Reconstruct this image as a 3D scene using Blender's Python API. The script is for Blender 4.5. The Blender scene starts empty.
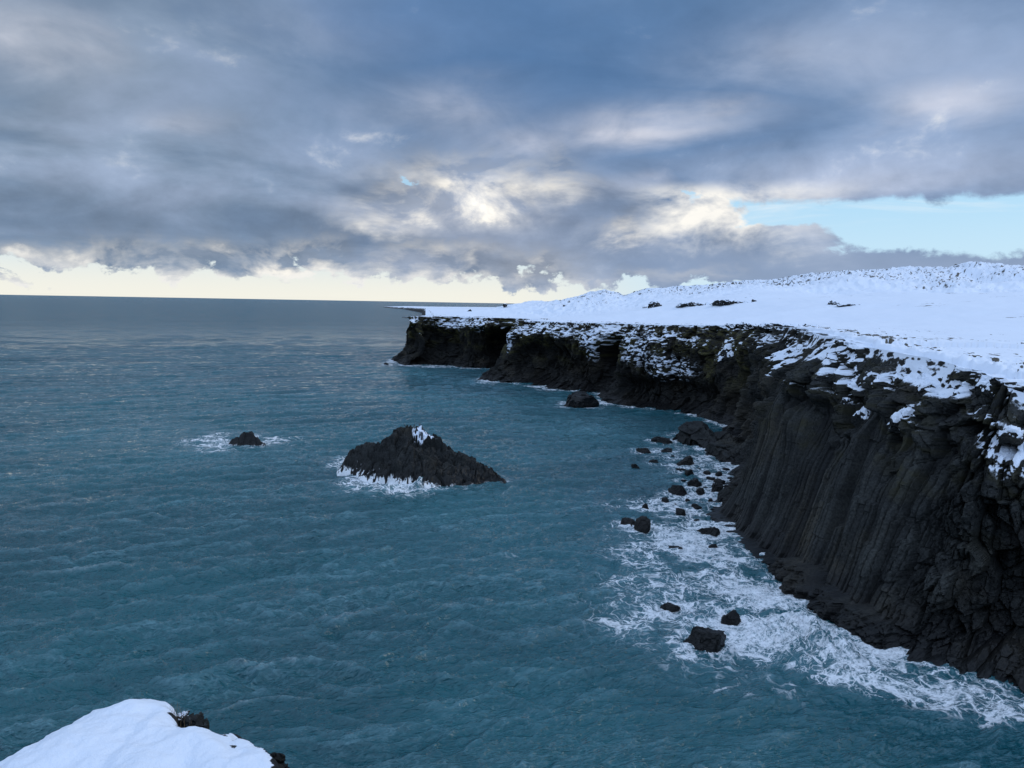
import bpy, math, random
import numpy as np
from mathutils import Matrix, Vector

random.seed(7)
scene = bpy.context.scene
COL = scene.collection
rad = math.radians

# ------------------------------------------------------------------ camera
F = 745.0                      # focal length in pixels of the 1024-wide photograph
PITCH, ROLL, EYE = 6.2, 1.0, 25.0
RC = Matrix.Rotation(rad(90 - PITCH), 3, 'X') @ Matrix.Rotation(rad(ROLL), 3, 'Z')
cam_d = bpy.data.cameras.new('camera')
cam = bpy.data.objects.new('camera', cam_d)
COL.objects.link(cam)
cam.matrix_world = Matrix.Translation((0, 0, EYE)) @ RC.to_4x4()
cam_d.sensor_width = 36.0
cam_d.lens = 36.0 * F / 1024.0
cam_d.clip_start, cam_d.clip_end = 0.2, 80000.0
scene.camera = cam


def ray(u, v):
    return (RC @ Vector(((u - 512) / F, -(v - 384) / F, -1.0)))


def W(u, v, z=0.0):
    """the point of the level z that the photograph shows at u, v"""
    d = ray(u, v)
    t = (z - EYE) / d.z
    return np.array((d.x * t, d.y * t, z))


def WD(u, v, dist):
    """the point at ground distance dist that the photograph shows at u, v"""
    d = ray(u, v)
    t = dist / d.y
    return np.array((d.x * t, d.y * t, EYE + d.z * t))


def azel(u, v):
    d = ray(u, v).normalized()
    return math.degrees(math.atan2(d.x, d.y)), math.degrees(math.asin(d.z))


# ------------------------------------------------------------------ noise
_rs = np.random.RandomState(11)
_G3 = _rs.normal(size=(256, 3)); _G3 /= np.linalg.norm(_G3, axis=1)[:, None]; _G3 = (_G3 * 1.5).astype(np.float32)
_G2 = np.stack([np.cos(np.arange(256) * 2.399), np.sin(np.arange(256) * 2.399)], 1).astype(np.float32) * 1.5


def H(*k):
    h = np.uint32(0x9E3779B9)
    with np.errstate(over='ignore'):
        h = np.full(np.shape(k[0]), h, np.uint32)
        for a in k:
            a = np.asarray(a).astype(np.int64).astype(np.uint32)
            h = (h ^ a) * np.uint32(0x85EBCA6B)
            h ^= h >> np.uint32(13)
            h = h * np.uint32(0xC2B2AE35)
            h ^= h >> np.uint32(16)
    return h


def R01(*k):
    return (H(*k) & np.uint32(0xFFFFFF)).astype(np.float32) / np.float32(0xFFFFFF)


def p2(x, y, seed=0):
    ix, iy = np.floor(x).astype(np.int64), np.floor(y).astype(np.int64)
    fx, fy = (x - ix).astype(np.float32), (y - iy).astype(np.float32)
    wx, wy = fx * fx * fx * (fx * (fx * 6 - 15) + 10), fy * fy * fy * (fy * (fy * 6 - 15) + 10)
    c = []
    for dx in (0, 1):
        for dy in (0, 1):
            g = _G2[H(ix + dx, iy + dy, np.full(ix.shape, seed)) & np.uint32(255)]
            c.append(g[..., 0] * (fx - dx) + g[..., 1] * (fy - dy))
    a = c[0] + (c[1] - c[0]) * wy
    b = c[2] + (c[3] - c[2]) * wy
    return a + (b - a) * wx


def p3(x, y, z, seed=0):
    ix, iy, iz = (np.floor(q).astype(np.int64) for q in (x, y, z))
    f = [(q - i).astype(np.float32) for q, i in ((x, ix), (y, iy), (z, iz))]
    w = [q * q * q * (q * (q * 6 - 15) + 10) for q in f]
    c = {}
    for dx in (0, 1):
        for dy in (0, 1):
            for dz in (0, 1):
                g = _G3[H(ix + dx, iy + dy, iz + dz, np.full(ix.shape, seed)) & np.uint32(255)]
                c[dx, dy, dz] = g[..., 0] * (f[0] - dx) + g[..., 1] * (f[1] - dy) + g[..., 2] * (f[2] - dz)
    L = lambda a, b, t: a + (b - a) * t
    return L(L(L(c[0, 0, 0], c[0, 0, 1], w[2]), L(c[0, 1, 0], c[0, 1, 1], w[2]), w[1]),
             L(L(c[1, 0, 0], c[1, 0, 1], w[2]), L(c[1, 1, 0], c[1, 1, 1], w[2]), w[1]), w[0])


def f2(x, y, oct=4, seed=0, gain=.5):
    a, s, r = 1.0, 1.0, 0
    for i in range(oct):
        r = r + a * p2(x * s + i * 17.3, y * s - i * 9.1, seed + i)
        a *= gain; s *= 2.03
    return r


def f3(x, y, z, oct=4, seed=0, gain=.5):
    a, s, r = 1.0, 1.0, 0
    for i in range(oct):
        r = r + a * p3(x * s + i * 17.3, y * s - i * 9.1, z * s + i * 5.7, seed + i)
        a *= gain; s *= 2.03
    return r


def ss(a, b, x):
    t = np.clip((x - a) / (b - a), 0, 1)
    return t * t * (3 - 2 * t)


def cells2(x, y, seed, jit=.9):
    """Worley cells: random value, tilt-ready offsets to the cell centre, and distance to the border (F2-F1)"""
    ix, iy = np.floor(x).astype(np.int64), np.floor(y).astype(np.int64)
    f1 = np.full(x.shape, 9e9, np.float32); f2_ = f1.copy()
    r = np.zeros(x.shape, np.float32); ox = r.copy(); oy = r.copy(); r2 = r.copy(); r3 = r.copy()
    sd = np.full(ix.shape, seed)
    for dx in (-1, 0, 1):
        for dy in (-1, 0, 1):
            cx, cy = ix + dx, iy + dy
            px = cx + .5 + jit * (R01(cx, cy, sd, sd + 1) - .5)
            py = cy + .5 + jit * (R01(cx, cy, sd, sd + 2) - .5)
            qx, qy = (x - px).astype(np.float32), (y - py).astype(np.float32)
            d = np.sqrt(qx * qx + qy * qy)
            m = d < f1
            f2_ = np.where(m, f1, np.minimum(f2_, d))
            f1 = np.where(m, d, f1)
            ox = np.where(m, qx, ox); oy = np.where(m, qy, oy)
            r = np.where(m, R01(cx, cy, sd, sd + 3), r)
            r2 = np.where(m, R01(cx, cy, sd, sd + 4), r2)
            r3 = np.where(m, R01(cx, cy, sd, sd + 5), r3)
    return r, r2, r3, ox, oy, f2_ - f1


def facets2(x, y, sx, sy, seed, tilt=1.0, jit=.9):
    """broken-stone relief: each cell a tilted flat facet at its own depth, value about -0.5..0.5, plus the crack distance"""
    r, r2, r3, ox, oy, e = cells2(x / sx, y / sy, seed, jit)
    return (r - .5) + tilt * ((r2 - .5) * ox + (r3 - .5) * oy), e


def facets3(P, s, seed, tilt=1.0):
    X, Y, Z = (P[:, i] / s for i in range(3))
    ix, iy, iz = (np.floor(q).astype(np.int64) for q in (X, Y, Z))
    f1 = np.full(X.shape, 9e9, np.float32); out = np.zeros(X.shape, np.float32)
    sd = np.full(ix.shape, seed)
    for dx in (-1, 0, 1):
        for dy in (-1, 0, 1):
            for dz in (-1, 0, 1):
                c = (ix + dx, iy + dy, iz + dz)
                q = [v - (ci + .5 + .8 * (R01(*c, sd + 10 * k) - .5)) for k, (v, ci) in enumerate(zip((X, Y, Z), c))]
                d = q[0] ** 2 + q[1] ** 2 + q[2] ** 2
                m = d < f1
                f1 = np.where(m, d, f1)
                val = (R01(*c, sd + 41) - .5) + tilt * sum((R01(*c, sd + 50 + k) - .5) * q[k] for k in range(3))
                out = np.where(m, val, out)
    return out


# ------------------------------------------------------------------ meshes
def mesh_from(name, V, Fq, mats, attrs=None, smooth=True, up=False):
    V = np.asarray(V, np.float32)
    Fq = np.asarray(Fq, np.int32)
    me = bpy.data.meshes.new(name)
    n, k = Fq.shape
    if up:                                                   # heightfields: make the faces look upward
        fa = Fq[:: max(1, n // 5000)]
        if np.cross(V[fa[:, 1]] - V[fa[:, 0]], V[fa[:, 2]] - V[fa[:, 0]])[:, 2].mean() < 0: Fq = np.ascontiguousarray(Fq[:, ::-1])
    me.vertices.add(len(V)); me.vertices.foreach_set('co', V.ravel())
    me.loops.add(n * k); me.loops.foreach_set('vertex_index', Fq.ravel())
    me.polygons.add(n)
    me.polygons.foreach_set('loop_start', np.arange(0, n * k, k, dtype=np.int32))
    me.polygons.foreach_set('use_smooth', np.full(n, smooth))
    me.update(calc_edges=True)
    for m in mats:
        me.materials.append(m)
    if attrs and 'wet' in attrs and 'tone' not in attrs: attrs = dict(attrs, tone=np.full(len(V), .45))
    for key, val in (attrs or {}).items():
        at = me.attributes.new(key, 'FLOAT', 'POINT')
        at.data.foreach_set('value', np.asarray(val, np.float32))
    return me


def link(name, me, label=None, cat=None, group=None, kind=None, parent=None, loc=None):
    o = bpy.data.objects.new(name, me)
    COL.objects.link(o)
    if label: o['label'] = label
    if cat: o['category'] = cat
    if group: o['group'] = group
    if kind: o['kind'] = kind
    if parent: o.parent = parent
    if loc is not None: o.location = [float(q) for q in loc]
    return o


def grid_faces(nr, nc, mask=None):
    a = np.arange(nr * nc).reshape(nr, nc)
    f = np.stack([a[:-1, :-1], a[:-1, 1:], a[1:, 1:], a[1:, :-1]], -1).reshape(-1, 4)
    if mask is not None:
        keep = mask.ravel()[f].any(1)
        f = f[keep]
    return f


def compact(V, Fq, attrs):
    used = np.zeros(len(V), bool); used[Fq.ravel()] = True
    idx = np.cumsum(used) - 1
    return V[used], idx[Fq], {k: np.asarray(v).ravel()[used] for k, v in attrs.items()}


def grid_normals(P):
    """P: nr x nc x 3; unit normals by central differences (up to sign: made to point up/outward by the caller's winding)"""
    du = np.gradient(P, axis=1); dv = np.gradient(P, axis=0)
    n = np.cross(du, dv)
    return n / (np.linalg.norm(n, axis=2, keepdims=True) + 1e-9)


def seg_dist(X, Y, poly, want=None):
    """distance from points to an open polyline; optionally values interpolated along it"""
    d2 = np.full(X.shape, 1e18); out = None if want is None else np.zeros(X.shape)
    for i in range(len(poly) - 1):
        (ax, ay), (bx, by) = poly[i][:2], poly[i + 1][:2]
        ex, ey = bx - ax, by - ay
        t = np.clip(((X - ax) * ex + (Y - ay) * ey) / (ex * ex + ey * ey + 1e-9), 0, 1)
        q = (X - ax - t * ex) ** 2 + (Y - ay - t * ey) ** 2
        m = q < d2
        d2 = np.where(m, q, d2)
        if want is not None:
            out = np.where(m, want[i] + t * (want[i + 1] - want[i]), out)
    return np.sqrt(d2) if want is None else (np.sqrt(d2), out)


def inside(X, Y, poly):
    c = np.zeros(X.shape, bool)
    n = len(poly)
    for i in range(n):
        (ax, ay), (bx, by) = poly[i][:2], poly[(i + 1) % n][:2]
        if ay == by: continue
        c ^= ((ay > Y) != (by > Y)) & (X < (bx - ax) * (Y - ay) / (by - ay) + ax)
    return c


# ------------------------------------------------------------------ node helper
class S:
    """a shader socket with arithmetic"""
    nt = None

    def __init__(s, sock): s.k = sock

    @staticmethod
    def _in(sock, v):
        if isinstance(v, S): S.nt.links.new(v.k, sock)
        else: sock.default_value = v

    @staticmethod
    def math(op, a, b=None, c=None, clamp=False):
        n = S.nt.nodes.new('ShaderNodeMath'); n.operation = op; n.use_clamp = clamp
        for i, v in enumerate((a, b, c)):
            if v is not None: S._in(n.inputs[i], v)
        return S(n.outputs[0])
    def __add__(s, o): return S.math('ADD', s, o)
    __radd__ = __add__
    def __mul__(s, o): return S.math('MULTIPLY', s, o)
    __rmul__ = __mul__
    def __sub__(s, o): return S.math('SUBTRACT', s, o)
    def __rsub__(s, o): return S.math('SUBTRACT', o, s)
    def __truediv__(s, o): return S.math('DIVIDE', s, o)
    def __pow__(s, o): return S.math('POWER', s, o)
    def abs(s): return S.math('ABSOLUTE', s)
    def clamp(s): return S.math('ADD', s, 0.0, clamp=True)
    def max(s, o): return S.math('MAXIMUM', s, o)
    def min(s, o): return S.math('MINIMUM', s, o)

    def step(s, a, b, lo=0.0, hi=1.0):
        n = S.nt.nodes.new('ShaderNodeMapRange'); n.interpolation_type = 'SMOOTHSTEP'
        S._in(n.inputs['Value'], s)
        S._in(n.inputs['From Min'], a); S._in(n.inputs['From Max'], b)
        S._in(n.inputs['To Min'], lo); S._in(n.inputs['To Max'], hi)
        return S(n.outputs[0])

    @staticmethod
    def vec(x, y, z=0.0):
        n = S.nt.nodes.new('ShaderNodeCombineXYZ')
        for i, v in enumerate((x, y, z)): S._in(n.inputs[i], v)
        return S(n.outputs[0])

    @staticmethod
    def noise(v, scale, detail=4, rough=.5, dist=0.0, col=False, lac=2.0):
        n = S.nt.nodes.new('ShaderNodeTexNoise')
        S._in(n.inputs['Vector'], v)
        for k, q in (('Scale', scale), ('Detail', detail), ('Roughness', rough), ('Distortion', dist), ('Lacunarity', lac)):
            n.inputs[k].default_value = q
        return S(n.outputs['Color' if col else 'Fac'])

    @staticmethod
    def voro(v, scale, feature='F1', out='Distance'):
        n = S.nt.nodes.new('ShaderNodeTexVoronoi'); n.feature = feature
        S._in(n.inputs['Vector'], v); n.inputs['Scale'].default_value = scale
        return S(n.outputs[out])

    @staticmethod
    def mix(f, a, b):
        n = S.nt.nodes.new('ShaderNodeMix'); n.data_type = 'RGBA'
        S._in(n.inputs[0], f)
        for i, v in ((6, a), (7, b)):
            if isinstance(v, S): S.nt.links.new(v.k, n.inputs[i])
            else: n.inputs[i].default_value = (*v, 1)
        return S(n.outputs[2])

    @staticmethod
    def mulc(a, b):
        n = S.nt.nodes.new('ShaderNodeMix'); n.data_type = 'RGBA'; n.blend_type = 'MULTIPLY'; n.inputs[0].default_value = 1
        for i, v in ((6, a), (7, b)):
            if isinstance(v, S): S.nt.links.new(v.k, n.inputs[i])
            else: n.inputs[i].default_value = (*v, 1)
        return S(n.outputs[2])

    @staticmethod
    def attr(name):
        n = S.nt.nodes.new('ShaderNodeAttribute'); n.attribute_name = name
        return S(n.outputs['Fac'])

    @staticmethod
    def bump(h, strength, dist, normal=None):
        n = S.nt.nodes.new('ShaderNodeBump')
        n.inputs['Strength'].default_value = strength; n.inputs['Distance'].default_value = dist
        S._in(n.inputs['Height'], h)
        if normal: S._in(n.inputs['Normal'], normal)
        return S(n.outputs[0])


def new_mat(name):
    m = bpy.data.materials.new(name); m.use_nodes = True
    S.nt = m.node_tree
    for n in list(S.nt.nodes):
        if n.type != 'OUTPUT_MATERIAL': S.nt.nodes.remove(n)
    out = [n for n in S.nt.nodes if n.type == 'OUTPUT_MATERIAL'][0]
    p = S.nt.nodes.new('ShaderNodeBsdfPrincipled')
    S.nt.links.new(p.outputs[0], out.inputs[0])
    geo = S.nt.nodes.new('ShaderNodeNewGeometry')
    return m, p, S(geo.outputs['Position'])


def setp(p, **kw):
    for k, v in kw.items():
        k = {'color': 'Base Color', 'rough': 'Roughness', 'normal': 'Normal', 'ior': 'IOR', 'spec': 'Specular IOR Level'}[k]
        if isinstance(v, S): S.nt.links.new(v.k, p.inputs[k])
        else: p.inputs[k].default_value = (*v, 1) if isinstance(v, tuple) else v


SNOW = (.74, .80, .89)


def rock_material(name, dark, mid, moss=(.022, .021, .010)):
    m, p, pos = new_mat(name)
    big = S.noise(pos, .35, 5, .6)
    fine = S.noise(pos, 5.0, 6, .65)
    vf = S.noise(pos, 22.0, 4, .6)
    c = S.mix((big * .5 + fine * .8 - .2).step(.25, .75), dark, mid)
    crust = (S.noise(pos, 2.3, 5, .6)).step(.56, .72) * fine.step(.4, .65)
    c = S.mix(crust * .4, c, (.050, .046, .037))
    strat = S.noise(pos, .11, 4, .55)
    c = S.mix(strat.step(.48, .66) * .5 * fine.step(.3, .6), c, (.050, .042, .028))
    c = S.mix((S.attr('moss') * (.35 + 1.3 * fine)).clamp() * .85, c, moss)
    tone = S.attr('tone')
    c = S.mulc(c, S.vec(tone * 1.25 + .38, tone * 1.20 + .40, tone * 1.1 + .44))
    wet = S.attr('wet')
    c = S.mix(wet * .6, c, (.004, .004, .005))
    sn = (S.attr('snow') + (fine - .5) * .5 + (vf - .5) * .35).step(.35, .63)
    c = S.mix(sn, c, SNOW)
    fo = (S.attr('foam') + (fine - .5) * .7).step(.45, .62)
    c = S.mix(fo, c, (.75, .78, .80))
    h = fine * .6 + vf * .25
    setp(p, color=c, rough=(sn.max(fo)) * .25 + (1.0 - wet * .45) * .72, spec=.2,
         normal=S.bump(h, .6, .08))
    return m


M_ROCK = rock_material('basalt', (.0046, .0058, .0066), (.039, .042, .041))
M_FAR = rock_material('headland_basalt', (.0035, .0042, .005), (.026, .0255, .0225), (.060, .055, .020))


def snow_material():
    m, p, pos = new_mat('snow_ground')
    fine = S.noise(pos, 3.0, 6, .6)
    mid = S.noise(pos, .45, 6, .62)
    bare = (S.attr('rock') + (fine - .5) * .35 + (mid - .5) * .5).step(.45, .58)
    rockc = S.mix(fine.step(.35, .65), (.035, .033, .030), (.095, .085, .062))
    rockc = S.mix(S.attr('rock').step(.93, .99), rockc, (.010, .010, .010))
    c = S.mix(bare, SNOW, rockc)
    setp(p, color=c, rough=.7, spec=.25, normal=S.bump(mid * .7 + fine * .3, .35, .25))
    return m


M_SNOW = snow_material()


def sea_material():
    m, p, pos = new_mat('sea_water')
    sep = S.nt.nodes.new('ShaderNodeSeparateXYZ'); S.nt.links.new(pos.k, sep.inputs[0])
    x, y = S(sep.outputs[0]), S(sep.outputs[1])
    along, across = x * .34 - y * .94, x * .94 + y * .34     # wind direction and the line of the crests
    dens, solid, aer_glint, dist = S.attr('dens'), S.attr('foam'), S.attr('aer_glint'), S.attr('far')
    # froth: threads that widen where the surf is denser
    n1 = S.noise(pos, .42, 3, .5, .9); n2 = S.noise(pos, 1.05, 3, .55, .9); n3 = S.noise(pos, 2.6, 3, .55, .6)
    grain = S.noise(pos, 6.5, 5, .7)
    th = lambda n, wd: 1.0 - ((n - .5).abs() / wd).step(.0, 1.15)
    f = th(n1, dens * .085 + .012) * dens.step(.05, .45)
    f = f.max(th(n2, dens * .085 + .004) * dens.step(.10, .60) * .95)
    f = f.max(th(n3, dens * .090 + .001) * dens.step(.30, .95) * .75)
    f = f.max(solid * (grain.step(.30, .62) * .75 + .35))
    f = (f * (.50 + .9 * grain.step(.28, .62))).clamp()
    # wavelets
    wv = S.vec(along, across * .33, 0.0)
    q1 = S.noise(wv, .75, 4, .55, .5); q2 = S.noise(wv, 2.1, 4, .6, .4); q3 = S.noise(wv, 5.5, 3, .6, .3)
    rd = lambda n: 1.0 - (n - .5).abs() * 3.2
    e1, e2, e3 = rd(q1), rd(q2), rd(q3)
    tone = S.noise(pos, .02, 4, .55)
    c = S.mix(tone.step(.36, .62), (.0042, .061, .078), (.0078, .094, .114))
    c = S.mix((dist * 1.6).clamp() * .75, c, (.026, .118, .160))  # distant sheen of the sea, mixed into the base colour as paler water
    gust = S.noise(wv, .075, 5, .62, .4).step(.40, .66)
    crest = ((e1 * .6 + e2 * .4).step(.72, .98) * (.10 + aer_glint * .9).clamp() * (.45 + .55 * gust) + e2.step(.82, 1.0) * (.03 + .50 * gust) + e3.step(.82, 1.0) * .20 * gust) * (1.0 - dist * .7)  # sky glint along the wavelet crests, put into the colour as pale lines
    c = S.mix((aer_glint * .22 + crest * .55).clamp() * .85, c, (.15, .31, .36))
    c = S.mix((dens * .5).clamp() * .7, c, (.13, .23, .29))
    c = S.mix(f * .94, c, (.88, .91, .94))
    r3 = S.noise(wv, .16, 6, .7, .3); r4 = S.noise(wv, .022, 7, .72, .3)
    nrm = S.bump(r4 * dist, .8, 45.0)
    nrm = S.bump(r3 * (1.0 + dist), .7, 2.4, nrm)
    nrm = S.bump(e1 * .55 + e2 * .28 + e3 * .10 + f * .12, .8, .36, nrm)
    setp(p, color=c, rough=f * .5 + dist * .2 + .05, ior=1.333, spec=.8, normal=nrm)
    return m


M_SEA = sea_material()

# ------------------------------------------------------------------ coast line
# base of the cliffs as the photograph shows it at the waterline: u, v, setback of the rim, height of the flared foot, rim height, style (0 blocks, 1 columns)
CO = [('w', 60, 8, 9, 8, 18.6, 0), ('w', 52, 26, 10, 8, 18.3, 0), ('w', 42.5, 36, 11, 8, 18.2, 0),
      (1024, 690, 11.0, 9, 18.3, 0), (985, 681, 11, 9, 18.6, 0), (945, 668, 10.5, 8, 19.0, 0), (905, 655, 10.5, 7, 19.4, 0),
      (870, 640, 10, 6, 19.8, .7), (836, 616, 9.5, 6, 20.2, 1), (806, 592, 9, 6, 20.6, 1), (776, 562, 9, 6, 20.9, 1),
      (750, 540, 9, 6, 21.5, 1), (722, 514, 9, 5, 21.6, 1), (732, 492, 7.5, 6, 21.6, .6), (740, 470, 6, 8, 21.6, .2),
      (738, 448, 6, 8, 21.6, 0), (728, 430, 5, 8, 21.3, 0), (704, 417, 5, 6, 20.8, 0), (672, 411, 5.0, 6, 20.4, 0),
      (640, 408, 5.0, 6, 20.2, 0), (610, 404, 5.0, 6, 20.0, 0), (603, 396, 7, 8, 19.8, 0), (596, 392.5, 6, 6, 19.7, 0), (578, 391.5, 6, 6, 19.6, 0),
      (550, 388.5, 6, 6, 19.5, 0), (515, 383.5, 8, 6, 19.4, 0), (480, 379.5, 11, 7, 19.4, 0), (496, 375.5, 7, 6, 19.3, 0), (511, 372, 5, 6, 19.3, 0),
      (503, 369, 4, 5, 19.2, 0), (480, 368.5, 4, 5, 19.2, 0), (459, 367.5, 4, 5, 19.2, 0), (450, 365.2, 4, 4, 19.2, 0), (425, 365, 4, 5, 19.1, 0),
      (405, 365.5, 7, 8, 19.0, 0), (393.5, 359.5, 9, 9, 19.0, 0), ('w', -40, 350, 9, 9, 19.0, 0), ('w', -24, 385, 8, 8, 18.5, 0)]
pts, par = [], []
for c in CO:
    if c[0] == 'w':
        pts.append((c[1], c[2])); par.append(c[3:])
    else:
        q = W(c[0], c[1]); pts.append((q[0], q[1])); par.append(c[2:])
pts, par = np.array(pts, float), np.array(par, float)


def catmull(P, k, t):
    n = len(P)
    i0, i1, i2, i3 = max(k - 1, 0), k, min(k + 1, n - 1), min(k + 2, n - 1)
    a, b, c, d = P[i0], P[i1], P[i2], P[i3]
    return .5 * ((2 * b) + (c - a) * t + (2 * a - 5 * b + 4 * c - d) * t * t + (3 * b - a - 3 * c + d) * t ** 3)


cs, cp, cidx = [], [], []
for k in range(len(pts) - 1):
    L = np.linalg.norm(pts[k + 1] - pts[k])
    m = np.hypot(*(.5 * (pts[k] + pts[k + 1])))
    st = min(max(m * .0013, .075), .4)
    if pts[k][0] > .8 * pts[k][1]: st = .35
    nn = max(2, int(L / st))
    for j in range(nn):
        t = j / nn
        lin = pts[k] + (pts[k + 1] - pts[k]) * t
        cs.append(.6 * catmull(pts, k, t) + .4 * lin)
        cp.append(par[k] + (par[k + 1] - par[k]) * (t * t * (3 - 2 * t))); cidx.append(k + t)
cs, cp, cidx = np.array(cs), np.array(cp), np.array(cidx)
NC = len(cs)
dseg = np.r_[0, np.hypot(*np.diff(cs, axis=0).T)]
SA = np.cumsum(dseg)


def smooth_arc(A, width):
    """gaussian smoothing along the arc length on a regular resampling"""
    sreg = np.arange(0, SA[-1], .5)
    k = int(width / .5) * 2 + 1
    ker = np.exp(-np.linspace(-2, 2, k) ** 2); ker /= ker.sum()
    out = []
    for j in range(A.shape[1]):
        r = np.interp(sreg, SA, A[:, j]); pad = k // 2
        r = np.convolve(np.r_[np.full(pad, r[0]), r, np.full(pad, r[-1])], ker, 'valid')
        out.append(np.interp(SA, sreg, r))
    return np.stack(out, 1)


sm = smooth_arc(cs, 6.0)
tan = np.gradient(sm, SA, axis=0); tan /= np.linalg.norm(tan, axis=1)[:, None]
# going from near to far with the land on the right-hand side: outward (to sea) is the left of travel
outn = smooth_arc(np.stack([-tan[:, 1], tan[:, 0]], 1), 5.0)
outn /= np.linalg.norm(outn, axis=1)[:, None]

FOOT = np.array([(380, 303.5), (560, 301), (640, 300.5), (700, 300), (800, 298), (900, 297), (1024, 294), (1200, 290), (2000, 280)], float)
TOPL = np.array([(380, 304), (500, 301.5), (545, 299), (572, 296), (590, 291.5), (604, 289), (624, 296), (644, 289.5), (660, 288), (690, 287.5), (720, 283.5), (760, 279), (820, 273), (900, 267), (980, 264.5), (1024, 265), (1200, 262), (2000, 262)], float)
D_FOOT, D_TOP = 265.0, 430.0
az_foot = np.array([azel(u, v)[0] for u, v in FOOT]); z_foot = np.array([WD(u, v, D_FOOT)[2] for u, v in FOOT])
az_top = np.array([azel(u, v)[0] for u, v in TOPL]); z_top = np.array([WD(u, v, D_TOP)[2] for u, v in TOPL])
az_foot[-1], az_top[-1] = 75, 75


def plateau_height(X, Y):
    D = np.hypot(X, Y); A = np.degrees(np.arctan2(X, Y))
    q = Y.astype(float)
    zf, zt = np.interp(A, az_foot, z_foot), np.interp(A, az_top, z_top)
    n1 = f2(X / 60, Y / 60, 4, 31)
    t = ss(D_FOOT * .92, D_TOP, q + 25 * n1)
    z = zf + (zt - zf) * t
    z = np.where(q > D_TOP, zt + (17 - zt) * ss(500, 1600, q) * 1.0, z)
    near = np.minimum(21.0, zf)
    z = near + (z - near) * ss(90, D_FOOT, q)
    return z


# ------------------------------------------------------------------ snowfield (heightfield)
def build_snowfield():
    az = np.concatenate([np.arange(-14, -1, .11), np.arange(-1, 42, .07), np.arange(42, 86, .5)])
    r = [12.0]
    while r[-1] < 3600:
        g = .0042 if 45 < r[-1] < 700 else .012
        r.append(r[-1] * (1 + g))
    r = np.array(r)
    A, R = np.meshgrid(np.radians(az), r)
    X, Y = R * np.sin(A), R * np.cos(A)
    sd = np.full(X.shape, 400.0); zr = np.full(X.shape, 19.0)
    nearm = R < 460
    d, zz = seg_dist(X[nearm], Y[nearm], open_rim, open_z)
    sd[nearm] = d; zr[nearm] = zz
    farm = ~nearm
    d, zz = seg_dist(X[farm], Y[farm], open_rim[-9:], open_z[-9:])
    sd[farm] = d; zr[farm] = zz
    ins = inside(X, Y, land)
    sd = np.where(ins, sd, -sd)
    P = plateau_height(X, Y)
    z = zr + (P - zr) * ss(0, 70, sd) * np.where(R > 460, ss(0, 1500, sd), 1)
    # drifts, and the lava hummocks of the hills
    z = z + .35 * f2(X / 14, Y / 14, 4, 3) * ss(0, 15, sd)
    hill = ss(D_FOOT * .95, D_FOOT * 1.3, Y + 30 * f2(X / 40, Y / 40, 3, 77)) * ss(-6, 6, np.degrees(A)) * ss(0, 20, sd)
    rid = 1 - np.abs(f2(X / 9, Y / 9, 4, 5, .6))
    z = z + hill * (1.3 * (rid ** 2 - .55) + (1.9 * f2(X / 42, Y / 60, 3, 15) - 1.0) + .38 * f2(X / 2.6, Y / 3.6, 3, 8))
    # hummocky rim strip
    rimband = ss(14, 2, sd + 4 * f2(X / 8, Y / 8, 3, 41))
    lump = f2(X / 1.3, Y / 1.3, 4, 21, .6)
    z = z + rimband * .30 * lump
    z = z - .25 * ss(4, 0, sd)
    # beyond the rim it falls away inside the rock
    s2 = sd - 3.6 * (R < 460)
    z = np.where(s2 < 0, np.where(R < 460, z + s2 * 1.3, zr - .3 + sd * np.interp(R, (460, 800, 2000, 3000), (5, 4, 1.5, .6))), z)
    z = np.maximum(z, -6)
    Pg = np.stack([X, Y, z], -1)
    n = grid_normals(Pg); nz = np.abs(n[..., 2])
    steep = ss(.90, .60, nz)
    speck = f2(X / 1.2, Y / 1.2, 4, 51, .62)
    scrub = f2(X / 30, Y / 30, 3, 63)
    rock = hill * np.clip(.25 + .30 * ss(-.35, .5, speck) + .10 * scrub + .16 * steep, 0, .62)
    rock = np.maximum(rock, rimband * ss(.15, .55, lump + .45 * scrub) * .95 * ss(12, 5, sd) * ss(3.7, 5.0, sd))
    thin = f2(X / 16, Y / 1.4 / 2, 3, 91) + .6 * scrub
    rock = np.maximum(rock, ss(.62, .85, thin) * .55 * ss(20, 60, sd) * (1 - hill))
    tuft = ss(.62, .92, f2(X / .9, Y / 1.5, 3, 95) + .45 * f2(X / 12, Y / 12, 3, 96) + .25 * ss(45, 8, sd)) * ss(230, 120, R)
    rock = np.maximum(rock, .62 * tuft * (sd > 4))
    rock = np.where((sd < 1.5) & (R > 460), 1.0, rock)
    keep = (z > -5.5) & (sd > np.where(R < 460, 1.7, -25))
    V, Fq, at = compact(Pg.reshape(-1, 3), grid_faces(*X.shape, mask=keep), {'rock': rock})
    me = mesh_from('snowfield_terrain', V, Fq, [M_SNOW], at, up=True)
    link('snowfield_terrain', me, 'flat snow-covered clifftop plain rising to speckled white lava hills', 'snowfield', kind='structure')


# ------------------------------------------------------------------ cliffs (one loft, cut into stretches)
FOAMPTS = []


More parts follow.
